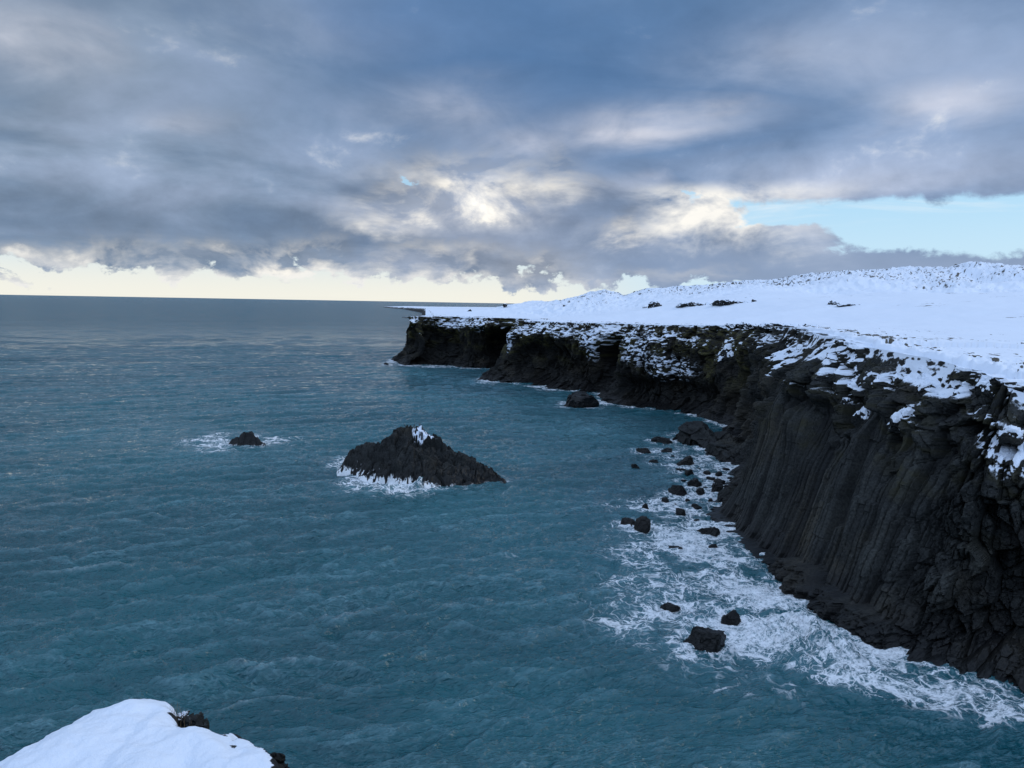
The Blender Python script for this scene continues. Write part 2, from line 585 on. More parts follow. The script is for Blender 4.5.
def build_cliffs():
    zrel = np.concatenate([np.linspace(-.09, 0, 12)[:-1], np.linspace(0, 1, 225)])
    inland = np.array([.25, .5, .8, 1.1, 1.4, 1.7, 2.1, 2.5, 2.9, 3.3, 3.8, 4.3, 4.9, 5.6, 6.4, 7.3])
    nr = len(zrel) + len(inland)
    s = SA[None, :]
    S2 = np.broadcast_to(s, (nr, NC)).copy()
    off, zf, zt, style = (cp[:, i][None, :] for i in range(4))
    styl = smooth_arc(cp[:, 3:4], 4.0).T
    Z = np.empty((nr, NC)); O = np.empty((nr, NC))
    za = zrel[:, None] * zt
    Z[:len(zrel)] = za; Z[len(zrel):] = zt - .1
    fl = 1 - (1 - np.clip(za / zf, -.3, 1)) ** 2            # flared foot
    lean = np.clip(za / zt, -.1, 1)
    w_fl = .5 - .42 * styl
    top = ss(.72, 1.0, za / zt)
    O[:len(zrel)] = off * (w_fl * fl + (1 - w_fl) * lean) + 2.6 * top
    O[len(zrel):] = off + 2.6 + inland[:, None]
    U = np.concatenate([np.zeros(len(zrel)), inland])[:, None]  # how far inland of the rim
    v = Z + O * .6                                           # coordinate up the face
    rel = np.clip(Z / zt, 0, 1)
    blend_in = ss(3.5, .2, U)
    # large buttresses and gullies
    big = f2(S2 / 13, v / 30, 3, 101) * 2.1 + f2(S2 / 5.0, v / 9, 3, 102) * 1.0
    # headland caves and recesses: s of given photograph positions
    cave = np.zeros_like(S2)

    def at_k(k): return np.interp(k, cidx, SA)
    for k, z0, ws, wz, dep in ((21.6, 10.5, 4.2, 5.0, 14), (22.8, 6.0, 6, 5.5, 4), (28.9, 8, 9, 9, 13), (30.4, 7, 12, 8.5, 5), (33.2, 8, 12, 7.5, 6.5), (24.6, 6.5, 13, 7, 7.5), (26.0, 9.5, 5, 5.0, 3), (18.8, 3.5, 16, 3.6, 4.0), (16.2, 6, 6, 7, 3), (14.3, 9, 4, 5, 2)):
        e = ((S2 - at_k(k)) / ws) ** 2 + ((Z - z0) / wz) ** 2
        cave += dep * np.exp(-e ** 2.0) * ss(zt - 2.0, zt - 5.5, Z)
    # blocks at several sizes
    wx = .22 * f2(S2 / 3.5, v / 3.5, 2, 111); wy = .30 * f2(S2 / 3.5, v / 3.5, 2, 112)
    lean_s = .16 * Z
    a1, e1 = facets2(S2 + wx, v + wy, 2.6, 5.2, 201, .9, 1.0)
    a2, e2 = facets2(S2 + wx, v + wy, 1.15, 2.3, 202, .9, 1.0)
    a3, e3 = facets2(S2 + .6 * wx, v + .6 * wy, .58, .95, 203, .9, 1.0)
    a4, e4 = facets2(S2 + .3 * wx, v + .3 * wy, .27, .30, 204, 1.0)
    blocks = 2.3 * a1 + 1.3 * a2 + .36 * a3 + .06 * a4 - .45 * ss(.10, 0, e1) - .25 * ss(.12, 0, e2) - .10 * ss(.14, 0, e3)
    # columns: tall narrow cells that lean with height, in bundles, stepped where columns have snapped
    sc = S2 + .35 * f2(S2 / 7, S2 * 0 + .5, 2, 131)

    def pillars(width, seed, seg):
        q = sc / width
        i = np.floor(q).astype(np.int64)
        best = np.full(q.shape, 9e9); cid = i.copy(); off_ = np.zeros(q.shape); sec = best.copy()
        for d_ in (-1, 0, 1):
            c_ = i + d_
            e_ = q - (c_ + .5 + .55 * (R01(c_, np.full(c_.shape, seed)) - .5))
            m_ = np.abs(e_) < best
            sec = np.where(m_, best, np.minimum(sec, np.abs(e_)))
            cid = np.where(m_, c_, cid); off_ = np.where(m_, e_, off_); best = np.where(m_, np.abs(e_), best)
        sg = np.floor(v / seg + 7 * R01(cid, np.full(cid.shape, seed + 1))).astype(np.int64)
        return R01(cid, np.full(cid.shape, seed + 2)) - .5, R01(cid, sg, np.full(cid.shape, seed + 3)) - .5, off_, sec - best
    d0, d0s, _, b0 = pillars(2.7, 210, 9.0)
    d1, d1s, x1, b1 = pillars(.66, 214, 4.5)
    hexa = -.7 * np.maximum(np.abs(x1) - .28, 0)             # bevelled sides of each column
    cols = .9 * d0 + .5 * d0s + .42 * d1 + .30 * d1s + .8 * hexa - .50 * ss(.30, .0, b1) - .5 * ss(.10, 0, b0) + .03 * a4
    # column zone: mid height of the near face; broken stubs below it
    stubz = ss(10.2, 9.2, cidx)[None]
    lowc = stubz * (2.2 + 1.2 * f2(S2 / 3, S2 * 0, 2, 141))
    wc = styl * ss(lowc - .1, lowc + .3, v) * ss(20.5, 15.5, v + 5.0 * f2(S2 / 5, v / 6, 3, 142))
    stub_r, _, _, _, _, se = cells2(S2 / .55, v / .5, 221)
    stubs = .8 * (stub_r - .5) - .25 * ss(.15, 0, se) + .5 * a2 + 1.8
    ws_ = styl * (1 - ss(lowc - .1, lowc + .3, v))
    far = ss(120, 170, np.hypot(cs[:, 0], cs[:, 1]))[None, :]
    facet = wc * cols + ws_ * stubs + (1 - np.clip(wc + ws_, 0, 1)) * blocks
    facet = facet * (1 - .25 * far)
    fine = (.10 - .07 * np.clip(wc, 0, 1)) * f2(S2 / .5, v / .5, 3, 151)
    disp = (big * (1 - .78 * styl * ss(18, 11, v)) - cave + facet + fine) * blend_in
    lim = ss(zt - .8, zt - 4.5, Z)
    disp = np.where(disp < -.9, -.9 + (disp + .9) * lim, np.where(disp > .9, .9 + (disp - .9) * lim, disp))
    disp *= ss(-2.2, 1.0, Z) * .65 + .35
    # the columns lean: each line of vertices up the face drifts along the coast
    shear = smooth_arc(cp[:, 3:4], 14.0).T * .27 * np.clip(v - 1, 0, 60)
    se_ = np.clip(S2 + shear, 0, SA[-1])
    at2 = lambda A: np.stack([np.interp(se_, SA, A[:, j]) for j in range(2)], -1)
    base = at2(cs)
    smb = at2(smooth_arc(cs, 3.0))
    kk = np.clip(rel * 1.6, 0, 1)[..., None]
    XY = base * (1 - kk) + smb * kk
    nrm2 = at2(outn)
    nrm2 = nrm2 / np.linalg.norm(nrm2, axis=2, keepdims=True)
    XY = XY - nrm2 * (O - disp)[..., None]
    dz = .22 * a2 * ss(0, .4, rel) + .12 * a3 + .06 * f2(S2 / .7, v / .7, 3, 161)
    ztop_l = ss(0, .6, U) * (.28 * a2 + .16 * a3 - .30 - .05 * U)
    Zd = Z + np.where(U > 0, ztop_l + .10 * (dz) , dz * ss(1.0, .93, rel) * ss(0, .15, rel) * (1 - np.clip(wc, 0, 1)))
    P = np.dstack([XY, Zd[..., None]])
    n = grid_normals(P)
    nz = n[..., 2]
    if np.median(nz[-4:]) < 0: nz = -nz

    def box(q, n):
        for ax in (0, 1):
            c = np.cumsum(np.concatenate([np.repeat(q.take([0], ax), n + 1, ax), q, np.repeat(q.take([-1], ax), n, ax)], ax), ax)
            q = (c.take(range(2 * n + 1, c.shape[ax]), ax) - c.take(range(0, c.shape[ax] - 2 * n - 1), ax)) / (2 * n + 1)
        return q
    nzs = box(nz, 4)
    nz = .35 * nz + .65 * nzs
    pn = f2(S2 / 6.0, v / 4.0, 4, 171)
    pn2 = f2(S2 / 1.1, v / .9, 3, 172)
    hmask = ss(.66, .97, rel + .16 * pn + .05 * ss(7, 4, cidx)[None]) * (1 - far) + far * ss(.56, .86, rel + .16 * pn)
    slide = np.zeros_like(S2)
    for k, z0, ws, wz, am in ((18.3, 9.5, 7, 4.2, .55), (19.6, 14.5, 6, 4.5, .55), (21.7, 13, 6, 5.5, .6), (26.0, 14.5, 3, 5, .55), (27.2, 6.0, 2.6, 3.0, .55), (32.6, 5.5, 2.5, 2.0, .5), (34.8, 7.5, 2.5, 2, .6), (30.3, 14.5, 4, 3, .5), (32.0, 15.5, 5, 3, .35), (3.2, 14.5, 6, 2.2, .14), (22.7, 12, 3.5, 6, .5), (24.3, 15.8, 20, 2.4, .36), (25.6, 13, 3.0, 6, .6), (32.0, 16.2, 22, 1.8, .3)):
        slide += am * np.exp(-(((S2 - at_k(k)) / ws) ** 2 + ((Z - z0) / wz) ** 2))
    snow = ss(.30, .62, nz + .30 * pn2) * hmask * (.45 + .75 * ss(-.25, .35, pn)) 
    pn3 = f2(S2 / 1.3, v / .8, 4, 173, .6)
    snow = snow * (1 - .75 * far * ss(.15, -.25, pn3)) + 1.5 * slide * ss(-.30, .25, pn3 + .5 * (nz - .15))
    snow = snow * ss(6.0, 2.5, cave * far)
    snow = np.maximum(snow, ss(.3, 1.4, U + 1.0 * pn2 + .9 * pn) * ss(.3, .75, nz + .3 * pn2) * ss(0, .2, U))
    # a lip of snow hanging over the rim
    snow = np.maximum(snow, ss(.955, 1.0, rel + .035 * pn2) * ss(.05, .5, nz + .4 * pn2) * .9)
    snow = np.where(wc > .5, snow * ss(13, 15, v), snow)
    moss = ss(.45, .95, rel + .25 * pn) * ss(-.2, .5, pn2) * (1 + .6 * far) + .35 * ss(.0, .6, pn) * ss(.2, .5, rel)
    wet = ss(3.2, .6, Z + 1.2 * pn)
    foam = .33 * ss(.6, .0, Z + .6 * pn2) * ss(.0, .5, pn2 + .2) * ss(9.6, 8, cidx)[None] * ss(-.1, .4, nz)
    tone = .45 + np.clip(wc, 0, 1) * (.75 * d1 + .35 * d1s + .25 * d0) + (1 - np.clip(wc, 0, 1)) * (.30 * a1 + .38 * a2 + .18 * a3)
    tone = np.clip(tone, .05, 1)
    at = {'snow': snow, 'moss': moss, 'wet': wet, 'foam': foam, 'tone': tone}
    ir = len(zrel) - 1
    rim_out = smooth_arc(P[ir, :, :2], 3.2), smooth_arc(P[ir, :, 2:3], 8.0)[:, 0]
    cuts = [(0, 16.3, 'cliff_terrain', 'dark basalt cliff of leaning columns and snowy blocks above the surf'),
            (16.3, 21.4, 'cliff_terrain', 'snow-patched cliff at the head of the bay, between columns and sea cave'),
            (21.4, 28.5, 'cliff_terrain', 'dark middle headland with pointed foot and snow-edged cave'),
            (28.5, 60, 'cliff_terrain', 'farthest dark headland, overhanging above a foot that juts into the sea')]
    for a, b, nm, lb in cuts:
        i0 = int(np.searchsorted(cidx, a)); i1 = min(NC, int(np.searchsorted(cidx, b)) + 1)
        sub = P[:, i0:i1].reshape(-1, 3)
        fq = grid_faces(nr, i1 - i0)
        me = mesh_from(nm, sub, fq[:, ::-1] , [M_ROCK if a == 0 else M_FAR], {k: q[:, i0:i1].ravel() for k, q in at.items()}, smooth=False, up=True)
        link(nm, me, lb, 'cliff', kind='structure')
    return rim_out


rim, rimz = build_cliffs()
# land outline for the snowfield (rim, then the low shore far beyond, then round behind the camera)
step = max(1, NC // 260)
rim_pts = rim[::step]; rim_zz = rimz[::step]
land = [tuple(p) for p in rim_pts] + [(-45, 372), (-62, 520), (-108, 900), (-196, 1650), (-330, 2300), (-500, 2900), (-470, 3300), (0, 3400), (6000, 3400), (6000, 0), (80, -60), (70, 0)]
open_rim = list(zip(rim_pts[:, 0], rim_pts[:, 1])) + [(-45, 372), (-62, 520), (-108, 900), (-196, 1650), (-330, 2300), (-500, 2900), (-470, 3300)]
open_z = list(rim_zz) + [18, 17, 15, 10, 6, 3.5, 3.5]

build_snowfield()


# ------------------------------------------------------------------ loose rocks
def ico(sub):
    import bmesh
    bm = bmesh.new(); bmesh.ops.create_icosphere(bm, subdivisions=sub, radius=1.0)
    V = np.array([v.co[:] for v in bm.verts]); Fq = np.array([[v.index for v in f.verts] for f in bm.faces]); bm.free()
    return V, Fq


ICO5, ICO4 = ico(6), ico(5)


def rock_mesh(name, sx, sy, sz, seed, snow=0.0, hires=False, mat=None, blunt=1.0, wetz=1.2, rot=None, rough=1.0, foamy=0.0):
    """an angular boulder: a sphere cut by random planes, then broken into facets; z=0 is the level it stands at"""
    V, Fq = ICO5 if hires else ICO4
    rs = np.random.RandomState(seed)
    r = np.full(len(V), 1.25)
    for _ in range(15):
        d = rs.normal(size=3); d[2] = d[2] * .8 + .1; d /= np.linalg.norm(d)
        h = rs.uniform(.68, 1.0)
        c = V @ d
        r = np.minimum(r, np.where(c > .05, h / np.maximum(c, .05), 9))
    P = V * r[:, None]
    P[:, 2] *= .9
    P = P / np.abs(P).max(0)
    P = P * np.array((sx, sy, sz))
    P[:, 2] = np.where(P[:, 2] < 0, P[:, 2] * .5, P[:, 2])
    tz = np.clip(P[:, 2] / sz, 0, 1)
    P[:, 2] = np.where(P[:, 2] > 0, sz * (1 - (1 - tz) ** 1.25), P[:, 2])
    m = (sx * sy * sz) ** (1 / 3.)
    dn = V * np.array((1, 1, .8))
    Q = P + seed * 3.1
    P = P + dn * (m * rough * (.17 * facets3(Q, m * .6, seed) + .08 * facets3(Q, m * .26, seed + 1)) + .035 * m * f3(*(Q / (m * .2)).T, 3, seed))[:, None]
    if rot: 
        c, s = math.cos(rot), math.sin(rot)
        P = np.stack([P[:, 0] * c - P[:, 1] * s, P[:, 0] * s + P[:, 1] * c, P[:, 2]], 1)
    # vertex normals
    fn = np.cross(P[Fq[:, 1]] - P[Fq[:, 0]], P[Fq[:, 2]] - P[Fq[:, 0]])
    vn = np.zeros_like(P)
    for k in range(3): np.add.at(vn, Fq[:, k], fn)
    nz = vn[:, 2] / (np.linalg.norm(vn, axis=1) + 1e-9)
    pn = f3(*(Q / (m * .5)).T, 3, seed + 5)
    at = {'snow': snow * ss(.35, .75, nz + .3 * pn), 'moss': .4 * ss(.1, .6, pn) * (snow > 0), 'wet': ss(wetz + .6, wetz - .4, P[:, 2] + .3 * pn) if wetz > 0 else np.zeros(len(P)),
          'foam': foamy * ss(.45, .0, P[:, 2] + .3 * pn)}
    return mesh_from(name, P, Fq, [mat or M_ROCK], at, smooth=False)


# u, v of the foot at the water, width, height in pixels, label
SEA_ROCKS = [
    (662, 443, 21, 5, 'long low black rock, farthest offshore of those beside the dark shore point'),
    (644, 452, 17, 4, 'flat dark slab awash, outermost rock off the dark shore point'),
    (667, 452, 11, 4, 'small dark rock between the shore point and the flat outer slab'),
    (653, 463, 10, 3, 'thin sliver of rock barely clear of the water, inshore of the lone pointed rock'),
    (635, 468, 9, 4, 'lone small pointed rock, outermost in the string of rocks below the bay'),
    (687, 465, 19, 8, 'blocky flat-topped black rock in foam in front of the shore point'),
    (681, 471, 11, 3, 'low dark ledge touching the seaward side of the flat-topped rock'),
    (690, 475, 11, 5, 'small peaked rock just below the blocky flat-topped rock'),
    (706, 474, 9, 3, 'low wet stone in foam between the peaked rock and the cliff foot'),
    (719, 476, 7, 4, 'small round stone tucked against the cliff foot beneath the sloping ledge'),
    (711, 480, 9, 3, 'flat wet stone in the foam just above the stacked pair by the cliff'),
    (719, 484, 12, 6, 'rear boulder of the pair standing against the cliff foot'),
    (717, 492, 12, 9, 'front boulder of the pair, tallest stone against the cliff foot'),
    (695, 486, 14, 7, 'dark humped boulder in mid channel with white water around it'),
    (700, 494, 10, 5, 'small dark dome just inshore of the long humpbacked rock'),
    (680, 496, 22, 9, 'long humpbacked black rock, largest in the middle of the channel'),
    (674, 490, 7, 3, 'tiny dark stone showing behind the long humpbacked rock'),
    (665, 503, 10, 5, 'small wedge of rock at the seaward tip of the humpbacked rock'),
    (695, 509, 12, 5, 'inner stone of a touching pair in thick foam off the columns'),
    (681, 515, 11, 7, 'outer stone of a touching pair in thick foam off the columns'),
    (645, 510, 8, 6, 'small upright rock in a swirl, well seaward of the touching pair'),
    (629, 526, 18, 7, 'low outer lobe of the twin dark rock amid lacy foam'),
    (643, 532, 18, 13, 'taller inner lobe of the twin dark rock amid lacy foam'),
    (708, 535, 22, 7, 'wide smooth rock awash near the foot of the column wall'),
    (713, 549, 10, 6, 'small dark knob in foam just below the wide awash rock'),
    (675, 550, 14, 3, 'flat rock barely breaking the surface inside an oval foam ring'),
    (669, 611, 22, 7, 'low rounded rock awash, seaward of the two big surf boulders'),
    (732, 627, 18, 15, 'upright black boulder in surf behind the largest surf boulder'),
    (702, 652, 44, 24, 'largest black domed boulder in the surf below the columns'),
    (580, 408, 40, 14, 'dark hump of rock with foam collar in front of the sea cave'),
    (386, 365, 5, 2, 'tiny dark rock off the tip of the farthest headland'),
]
ROCKPOS = []


def sea_rocks():
    for i, (u, v, w, h, lb) in enumerate(SEA_ROCKS):
        p = W(u, v)
        D = math.hypot(p[0], p[1]); px = F / D * 1.0
        sx = w / px * .5
        # the front waterline is what the photograph shows: the centre lies one half-depth behind it
        sy = sx * (.75 if w > 3 * h else .85)
        sz = max(h / px * 1.05 - .35 * sy * (25 / D), .35 * h / px, .18)
        c = p[:2] * (1 + sy * .8 / D)
        big = w > 30
        me = rock_mesh('sea_rock', sx * 1.05, sy, sz * (1.12 if w > 42 else 1.05), (331 + i if i != 29 else 329), hires=big or w > 15, rot=random.uniform(-.35, .35), wetz=.9 * sz + .3, foamy=.35)
        link('sea_rock', me, lb, 'rock', group='dark rocks in the surf', loc=(c[0], c[1], -.02))
        ROCKPOS.append((c[0], c[1], sx, sy))


sea_rocks()


def small_stones():
    for i, (u, v, w) in enumerate([(706, 450, 8), (714, 456, 7), (726, 470, 8), (730, 479, 6), (727, 487, 7), (704, 482, 6), (688, 501, 6), (711, 501, 7), (728, 498, 6), (684, 481, 6), (699, 469, 6), (673, 458, 7), (706, 488, 5), (722, 519, 6), (697, 521, 6), (676, 505, 5)]):
        p = W(u, v); D = math.hypot(p[0], p[1]); sx = w * D / F * .5
        me = rock_mesh('small_stone', sx, sx * .8, sx * random.uniform(.45, .8), 900 + i, rot=random.uniform(0, 3), wetz=1.5, foamy=.3)
        link('small_stone', me, 'little wet stone scattered in the wash hugging the cliff foot', 'stone', group='little stones in the wash along the cliff foot', loc=(p[0], p[1] + sx * .6, -.03))
        ROCKPOS.append((p[0], p[1] + sx * .6, sx, sx * .8))


small_stones()


def shore_rocks():
    # rocks that lean on the cliff foot at the head of the bay
    for i, (u, v, w, dpt, hz, lb) in enumerate([
            (694, 446, 52, 7.5, 3.6, 'rugged dark shore point of tumbled rock with a white water collar'),
            (728, 462, 40, 6.0, 3.0, 'sloping dark ledge slanting from the cliff foot into the foam'),
            (722, 447, 26, 4.0, 2.4, 'dark block wedged between the shore point and the cliff'),
            (728, 506, 20, 2.2, 2.6, 'jagged reddish-brown rock at the tip of the column wall foot')]):
        p = W(u, v); D = math.hypot(p[0], p[1]); sx = w * D / F * .5
        c = p[:2] * (1 + dpt * .7 / D)
        me = rock_mesh('shore_rock', sx, dpt, hz, 420 + i, hires=True, wetz=1.2, foamy=.3)
        link('shore_rock', me, lb, 'rock', group='rocks against the cliff foot', loc=(c[0], c[1], -.3))
        ROCKPOS.append((c[0], c[1], sx, dpt))


shore_rocks()


# ------------------------------------------------------------------ sea stack and skerry
def island(name, ridge, halfw, res, pad, seed, label, snow_at=None, foam_at=None, fac=1.0, cat='sea stack'):
    """a rock island from its crest line; ridge: world points (x, y, z); halfw: half width at the water for each"""
    R_ = np.array(ridge, float); hw = np.array(halfw, float)
    lo = R_[:, :2].min(0) - pad; hi = R_[:, :2].max(0) + pad
    xs, ys = np.arange(lo[0], hi[0], res), np.arange(lo[1], hi[1], res)
    X, Y = np.meshgrid(xs, ys)
    wx = .7 * f2(X / 4, Y / 4, 3, seed); wy = .7 * f2(X / 4, Y / 4, 3, seed + 9)
    h = np.full(X.shape, -3.0)
    for i in range(len(R_) - 1):
        a, b = R_[i], R_[i + 1]
        e = b[:2] - a[:2]
        t = np.clip(((X + wx - a[0]) * e[0] + (Y + wy - a[1]) * e[1]) / (e @ e), 0, 1)
        d = np.hypot(X + wx - a[0] - t * e[0], Y + wy - a[1] - t * e[1])
        zr = a[2] + t * (b[2] - a[2]); w = hw[i] + t * (hw[i + 1] - hw[i])
        q = d / w
        h = np.maximum(h, (zr + 1.0) * (1 - q ** 1.05) - 1.0 + (zr * .0))
    a1, e1 = facets2(X, Y, 2.4, 2.4, seed + 1, 1.6)
    a2, e2 = facets2(X + .4 * wx, Y + .4 * wy, .95, .95, seed + 2, 1.6)
    a3, e3 = facets2(X, Y, .42, .42, seed + 3, 1.4)
    h = h + fac * (.9 * a1 + .55 * a2 + .24 * a3 - .22 * ss(.1, 0, e2) - .3 * ss(.1, 0, e1)) * ss(-2, 1.5, h) + .12 * f2(X / .5, Y / .5, 3, seed)
    P = np.stack([X, Y, h], -1)
    n = grid_normals(P); nz = np.abs(n[..., 2])
    pn = f2(X / 1.2, Y / 1.2, 3, seed + 4); pn2 = f2(X / .5, Y / .5, 3, seed + 5)
    snow = np.zeros(X.shape)
    if snow_at:
        for (px, py, pz, r, am) in snow_at:
            snow += am * np.exp(-(((X - px) ** 2 + (Y - py) ** 2 + 1.2 * (h - pz) ** 2) / r ** 2) ** 2)
        snow *= ss(-.32, .15, pn2 + .35 * pn + .1) * ss(.1, .4, nz)
    foam = .5 * ss(.7, 0, h + .4 * pn)
    if foam_at:
        for (px, py, r, zmax) in foam_at:
            g = np.exp(-(((X - px) ** 2 + (Y - py) ** 2) / r ** 2) ** 2)
            st = f2(X / .55 + .2 * h, h / 2.2, 3, seed + 6)
            foam = np.maximum(foam, g * ss(zmax, zmax * .1, h + .5 * st + 1.1 * pn2 + .5 * pn) * ss(-.25, .45, .35 * st + .8 * pn2 + .5 * ss(1.2, 0, h)))
    wet = ss(2.6, .8, h + .5 * pn)
    V, Fq, at = compact(P.reshape(-1, 3), grid_faces(*X.shape, mask=h > -1.2), {'snow': snow, 'foam': foam, 'wet': wet, 'moss': np.zeros(X.shape)})
    c = R_[:, :2].mean(0)
    V = V - np.array((c[0], c[1], 0))
    me = mesh_from(name, V, Fq, [M_ROCK], at, smooth=False, up=True)
    link(name, me, label, cat, loc=(c[0], c[1], 0))
    return X, Y, h


st_r = [WD(356, 447, 107), WD(366, 444, 107), WD(376, 445, 107), WD(388, 438, 107), WD(403, 429, 107), WD(412, 427, 107), WD(430, 436, 106), WD(450, 449, 105), WD(472, 461, 104), WD(490, 470, 103), WD(510, 482, 102)]
ST = island('sea_stack', st_r, [3.4, 4.2, 4.8, 6.4, 8.2, 8.6, 8.0, 6.6, 5.0, 3.2, 1.6], .11, 10, 500,
            'big black sea stack with a white-dusted peak rising from the bay',
            snow_at=[(*WD(417, 428, 105), 2.0, 1.1), (*WD(426, 434, 104.5), 2.0, 1.1), (*WD(434, 440, 104), 1.4, .9)],
            foam_at=[(*W(360, 474)[:2], 5.0, 3.6), (*W(376, 480)[:2], 5.5, 3.0), (*W(400, 486)[:2], 3.6, 1.8), (*W(420, 486)[:2], 2.5, 1.5)])
SKD = W(250, 446)[1] + 1.6
sk_r = [WD(232, 439, SKD), WD(241, 432.5, SKD), WD(249, 432, SKD), WD(257, 437, SKD), WD(267, 443, SKD - .4)]
island('skerry', sk_r, [1.3, 2.3, 2.4, 1.9, 1.2], .09, 4, 540, 'small low black rock alone in a patch of white foam, offshore of the sea stack', fac=.5, cat='rock')


# ------------------------------------------------------------------ sea
def build_sea():
    az = np.concatenate([np.arange(-180, -60, 6.0), np.arange(-60, -42, .6), np.arange(-42, 42, .066), np.arange(42, 60, .6), np.arange(60, 181, 6.0)])
    r = [6.0]
    while r[-1] < 45000:
        q = r[-1]
        g = .02 if q < 28 else .0032 if q < 200 else .0045 if q < 420 else .012 if q < 1500 else .06
        r.append(q * (1 + g))
    r = np.array(r)
    A, R = np.meshgrid(np.radians(az), r)
    X, Y = (R * np.sin(A)), (R * np.cos(A))
    dense = (np.abs(np.degrees(A)) < 44) & (R < 1600)
    sp = np.maximum(R * .0034, .1)
    z = np.zeros(X.shape); hx = np.zeros(X.shape); hy = np.zeros(X.shape)
    rs = np.random.RandomState(5)
    x, y = X[dense], Y[dense]; spd = sp[dense]
    gust = (1 + .5 * f2(x / 45, y / 45, 3, 601))
    wxp = 1.6 * f2(x / 11, y / 11, 2, 611); wyp = 1.6 * f2(x / 11, y / 11, 2, 612)
    zz = np.zeros(x.shape); ax = zz.copy(); ay = zz.copy()
    hf = zz.copy()
    NW = 84
    for i in range(NW):
        lam = 14.0 * (.55 / 14.0) ** (i / (NW - 1.0)) * rs.uniform(.9, 1.1)
        th = rad(-70) + rs.normal() * (.22 + .34 * (i / (NW - 1.0)))
        kx, ky = math.cos(th), math.sin(th); k = 2 * math.pi / lam
        amp = .0150 * lam ** .95 * rs.uniform(.6, 1.3) / (1 + (lam / 4.5) ** 1.7)
        ph = k * (kx * (x + wxp) + ky * (y + wyp)) + rs.uniform(0, 6.28)
        w = ss(2.0, 4.0, lam / spd) * amp * gust
        cph = np.cos(ph)
        zz += w * cph; q = -w * .6 * np.sin(ph); ax += q * kx; ay += q * ky
        if lam < 6.5: hf += w * cph
    zz *= ss(1500, 350, np.hypot(x, y)); ax *= ss(1500, 350, np.hypot(x, y)); ay *= ss(1500, 350, np.hypot(x, y))
    hf = hf / (hf[np.hypot(x, y) < 150].std() + 1e-6)
    # --- foam
    foam = np.zeros(x.shape); aer_glint = np.zeros(x.shape)
    cb = cs[::max(1, NC // 420)]
    near = (np.hypot(x, y) < 420) & (x > -75)
    dc = np.full(x.shape, 300.0)
    dc[near] = seg_dist(x[near], y[near], [tuple(p) for p in cb])
    dens = np.zeros(x.shape)
    land_far = ss(100, 160, np.hypot(x, y))
    dens += (.66 + .1 * land_far) * np.exp(-(dc / 2.2) ** 1.3)

    def blob(u, v, su, sv, am, rot=0):
        nonlocal dens
        p = W(u, v); q = W(u + su, v); D = p[1]
        rx = abs(q[0] - p[0]); ry = abs(W(u, v - sv)[1] - p[1])
        dx, dy = x - p[0], y - p[1]
        if rot:
            c, s = math.cos(rad(rot)), math.sin(rad(rot)); dx, dy = c * dx + s * dy, -s * dx + c * dy
        dens = np.maximum(dens, am * np.exp(-((dx / rx) ** 2 + (dy / ry) ** 2)) + dens * .0 + np.minimum(dens, 0)) if False else dens + am * np.exp(-((dx / rx) ** 2 + (dy / ry) ** 2))
    for b in ((690, 470, 34, 30, .5), (690, 530, 45, 28, .55), (740, 575, 55, 32, .62), (660, 560, 60, 40, .28), (640, 610, 50, 35, .34), (720, 640, 75, 30, .40),
              (800, 645, 45, 30, 1.0), (850, 662, 55, 20, .5), (935, 690, 70, 20, .5), (1000, 708, 60, 20, .42), (745, 600, 50, 26, .45), (630, 520, 45, 28, .30), (600, 590, 50, 30, .15), (770, 690, 70, 22, .30),
              (507, 552, 26, 10, .26), (246, 441, 62, 9, .55), (222, 444, 34, 7, .30), (212, 436, 14, 5, .35), (365, 474, 22, 14, .95), (400, 489, 32, 8, .7), (340, 462, 14, 9, .5), (470, 489, 42, 6, .42), (505, 478, 14, 9, .3),
              (566, 405, 12, 4, .6), (545, 388, 14, 2.5, .8), (488, 382, 12, 3, .6), (430, 366.5, 26, 2, .6), (390, 362, 9, 4, .5), (600, 402, 8, 4, .6),
              (150, 427, 70, 5, .10), (155, 421, 18, 2.5, .26), (395, 305.5, 10, .8, .4)):
        blob(*b)
    for (cx, cy, sx, sy) in ROCKPOS:
        dr = np.hypot((x - cx) / (sx + .9), (y - cy) / (sy + .9))
        dens += .40 * np.exp(-(dr / 1.2) ** 4)
    patch = f2(x / 7.5, y / 6, 4, 721); patch2 = f2(x / 2.2, y / 1.8, 3, 722)
    dd = np.clip(dens * .66 * (1 + .95 * patch + .5 * patch2) - .03, 0, 1.6)
    foam = np.clip(ss(.74, 1.35, dd) * (.55 + .8 * patch2), 0, 1)
    # thin scattered whitecaps on steep crests
    crest = ss(2.0, 3.2, zz / (zz.std() + 1e-6) + .9 * f2(x / 1.1, y / .9, 4, 731))
    foam = np.maximum(foam, crest * ss(.1, .6, f2(x / 20, y / 20, 3, 741)) * .10 * ss(320, 120, np.hypot(x, y)))
    rdg = 1 - np.abs(f2((x + wxp) / 3.4 + .25 * y, (y + wyp) / 1.5, 4, 771, .55)) * 1.6
    zz = zz + .10 * gust * (np.clip(rdg, 0, 1) ** 2 - .4) * ss(260, 90, np.hypot(x, y))
    aer_glint = np.clip(dd * .6, 0, 1) * ss(.05, .6, dens) + .6 * ss(.2, 2.2, hf + .7 * rdg)  # milky surf water, plus crest light that the shader paints into the colour
    # surge: the breaking heap below the columns, backwash humps near shore
    zz = zz * (1 - .35 * np.clip(dens, 0, 1))
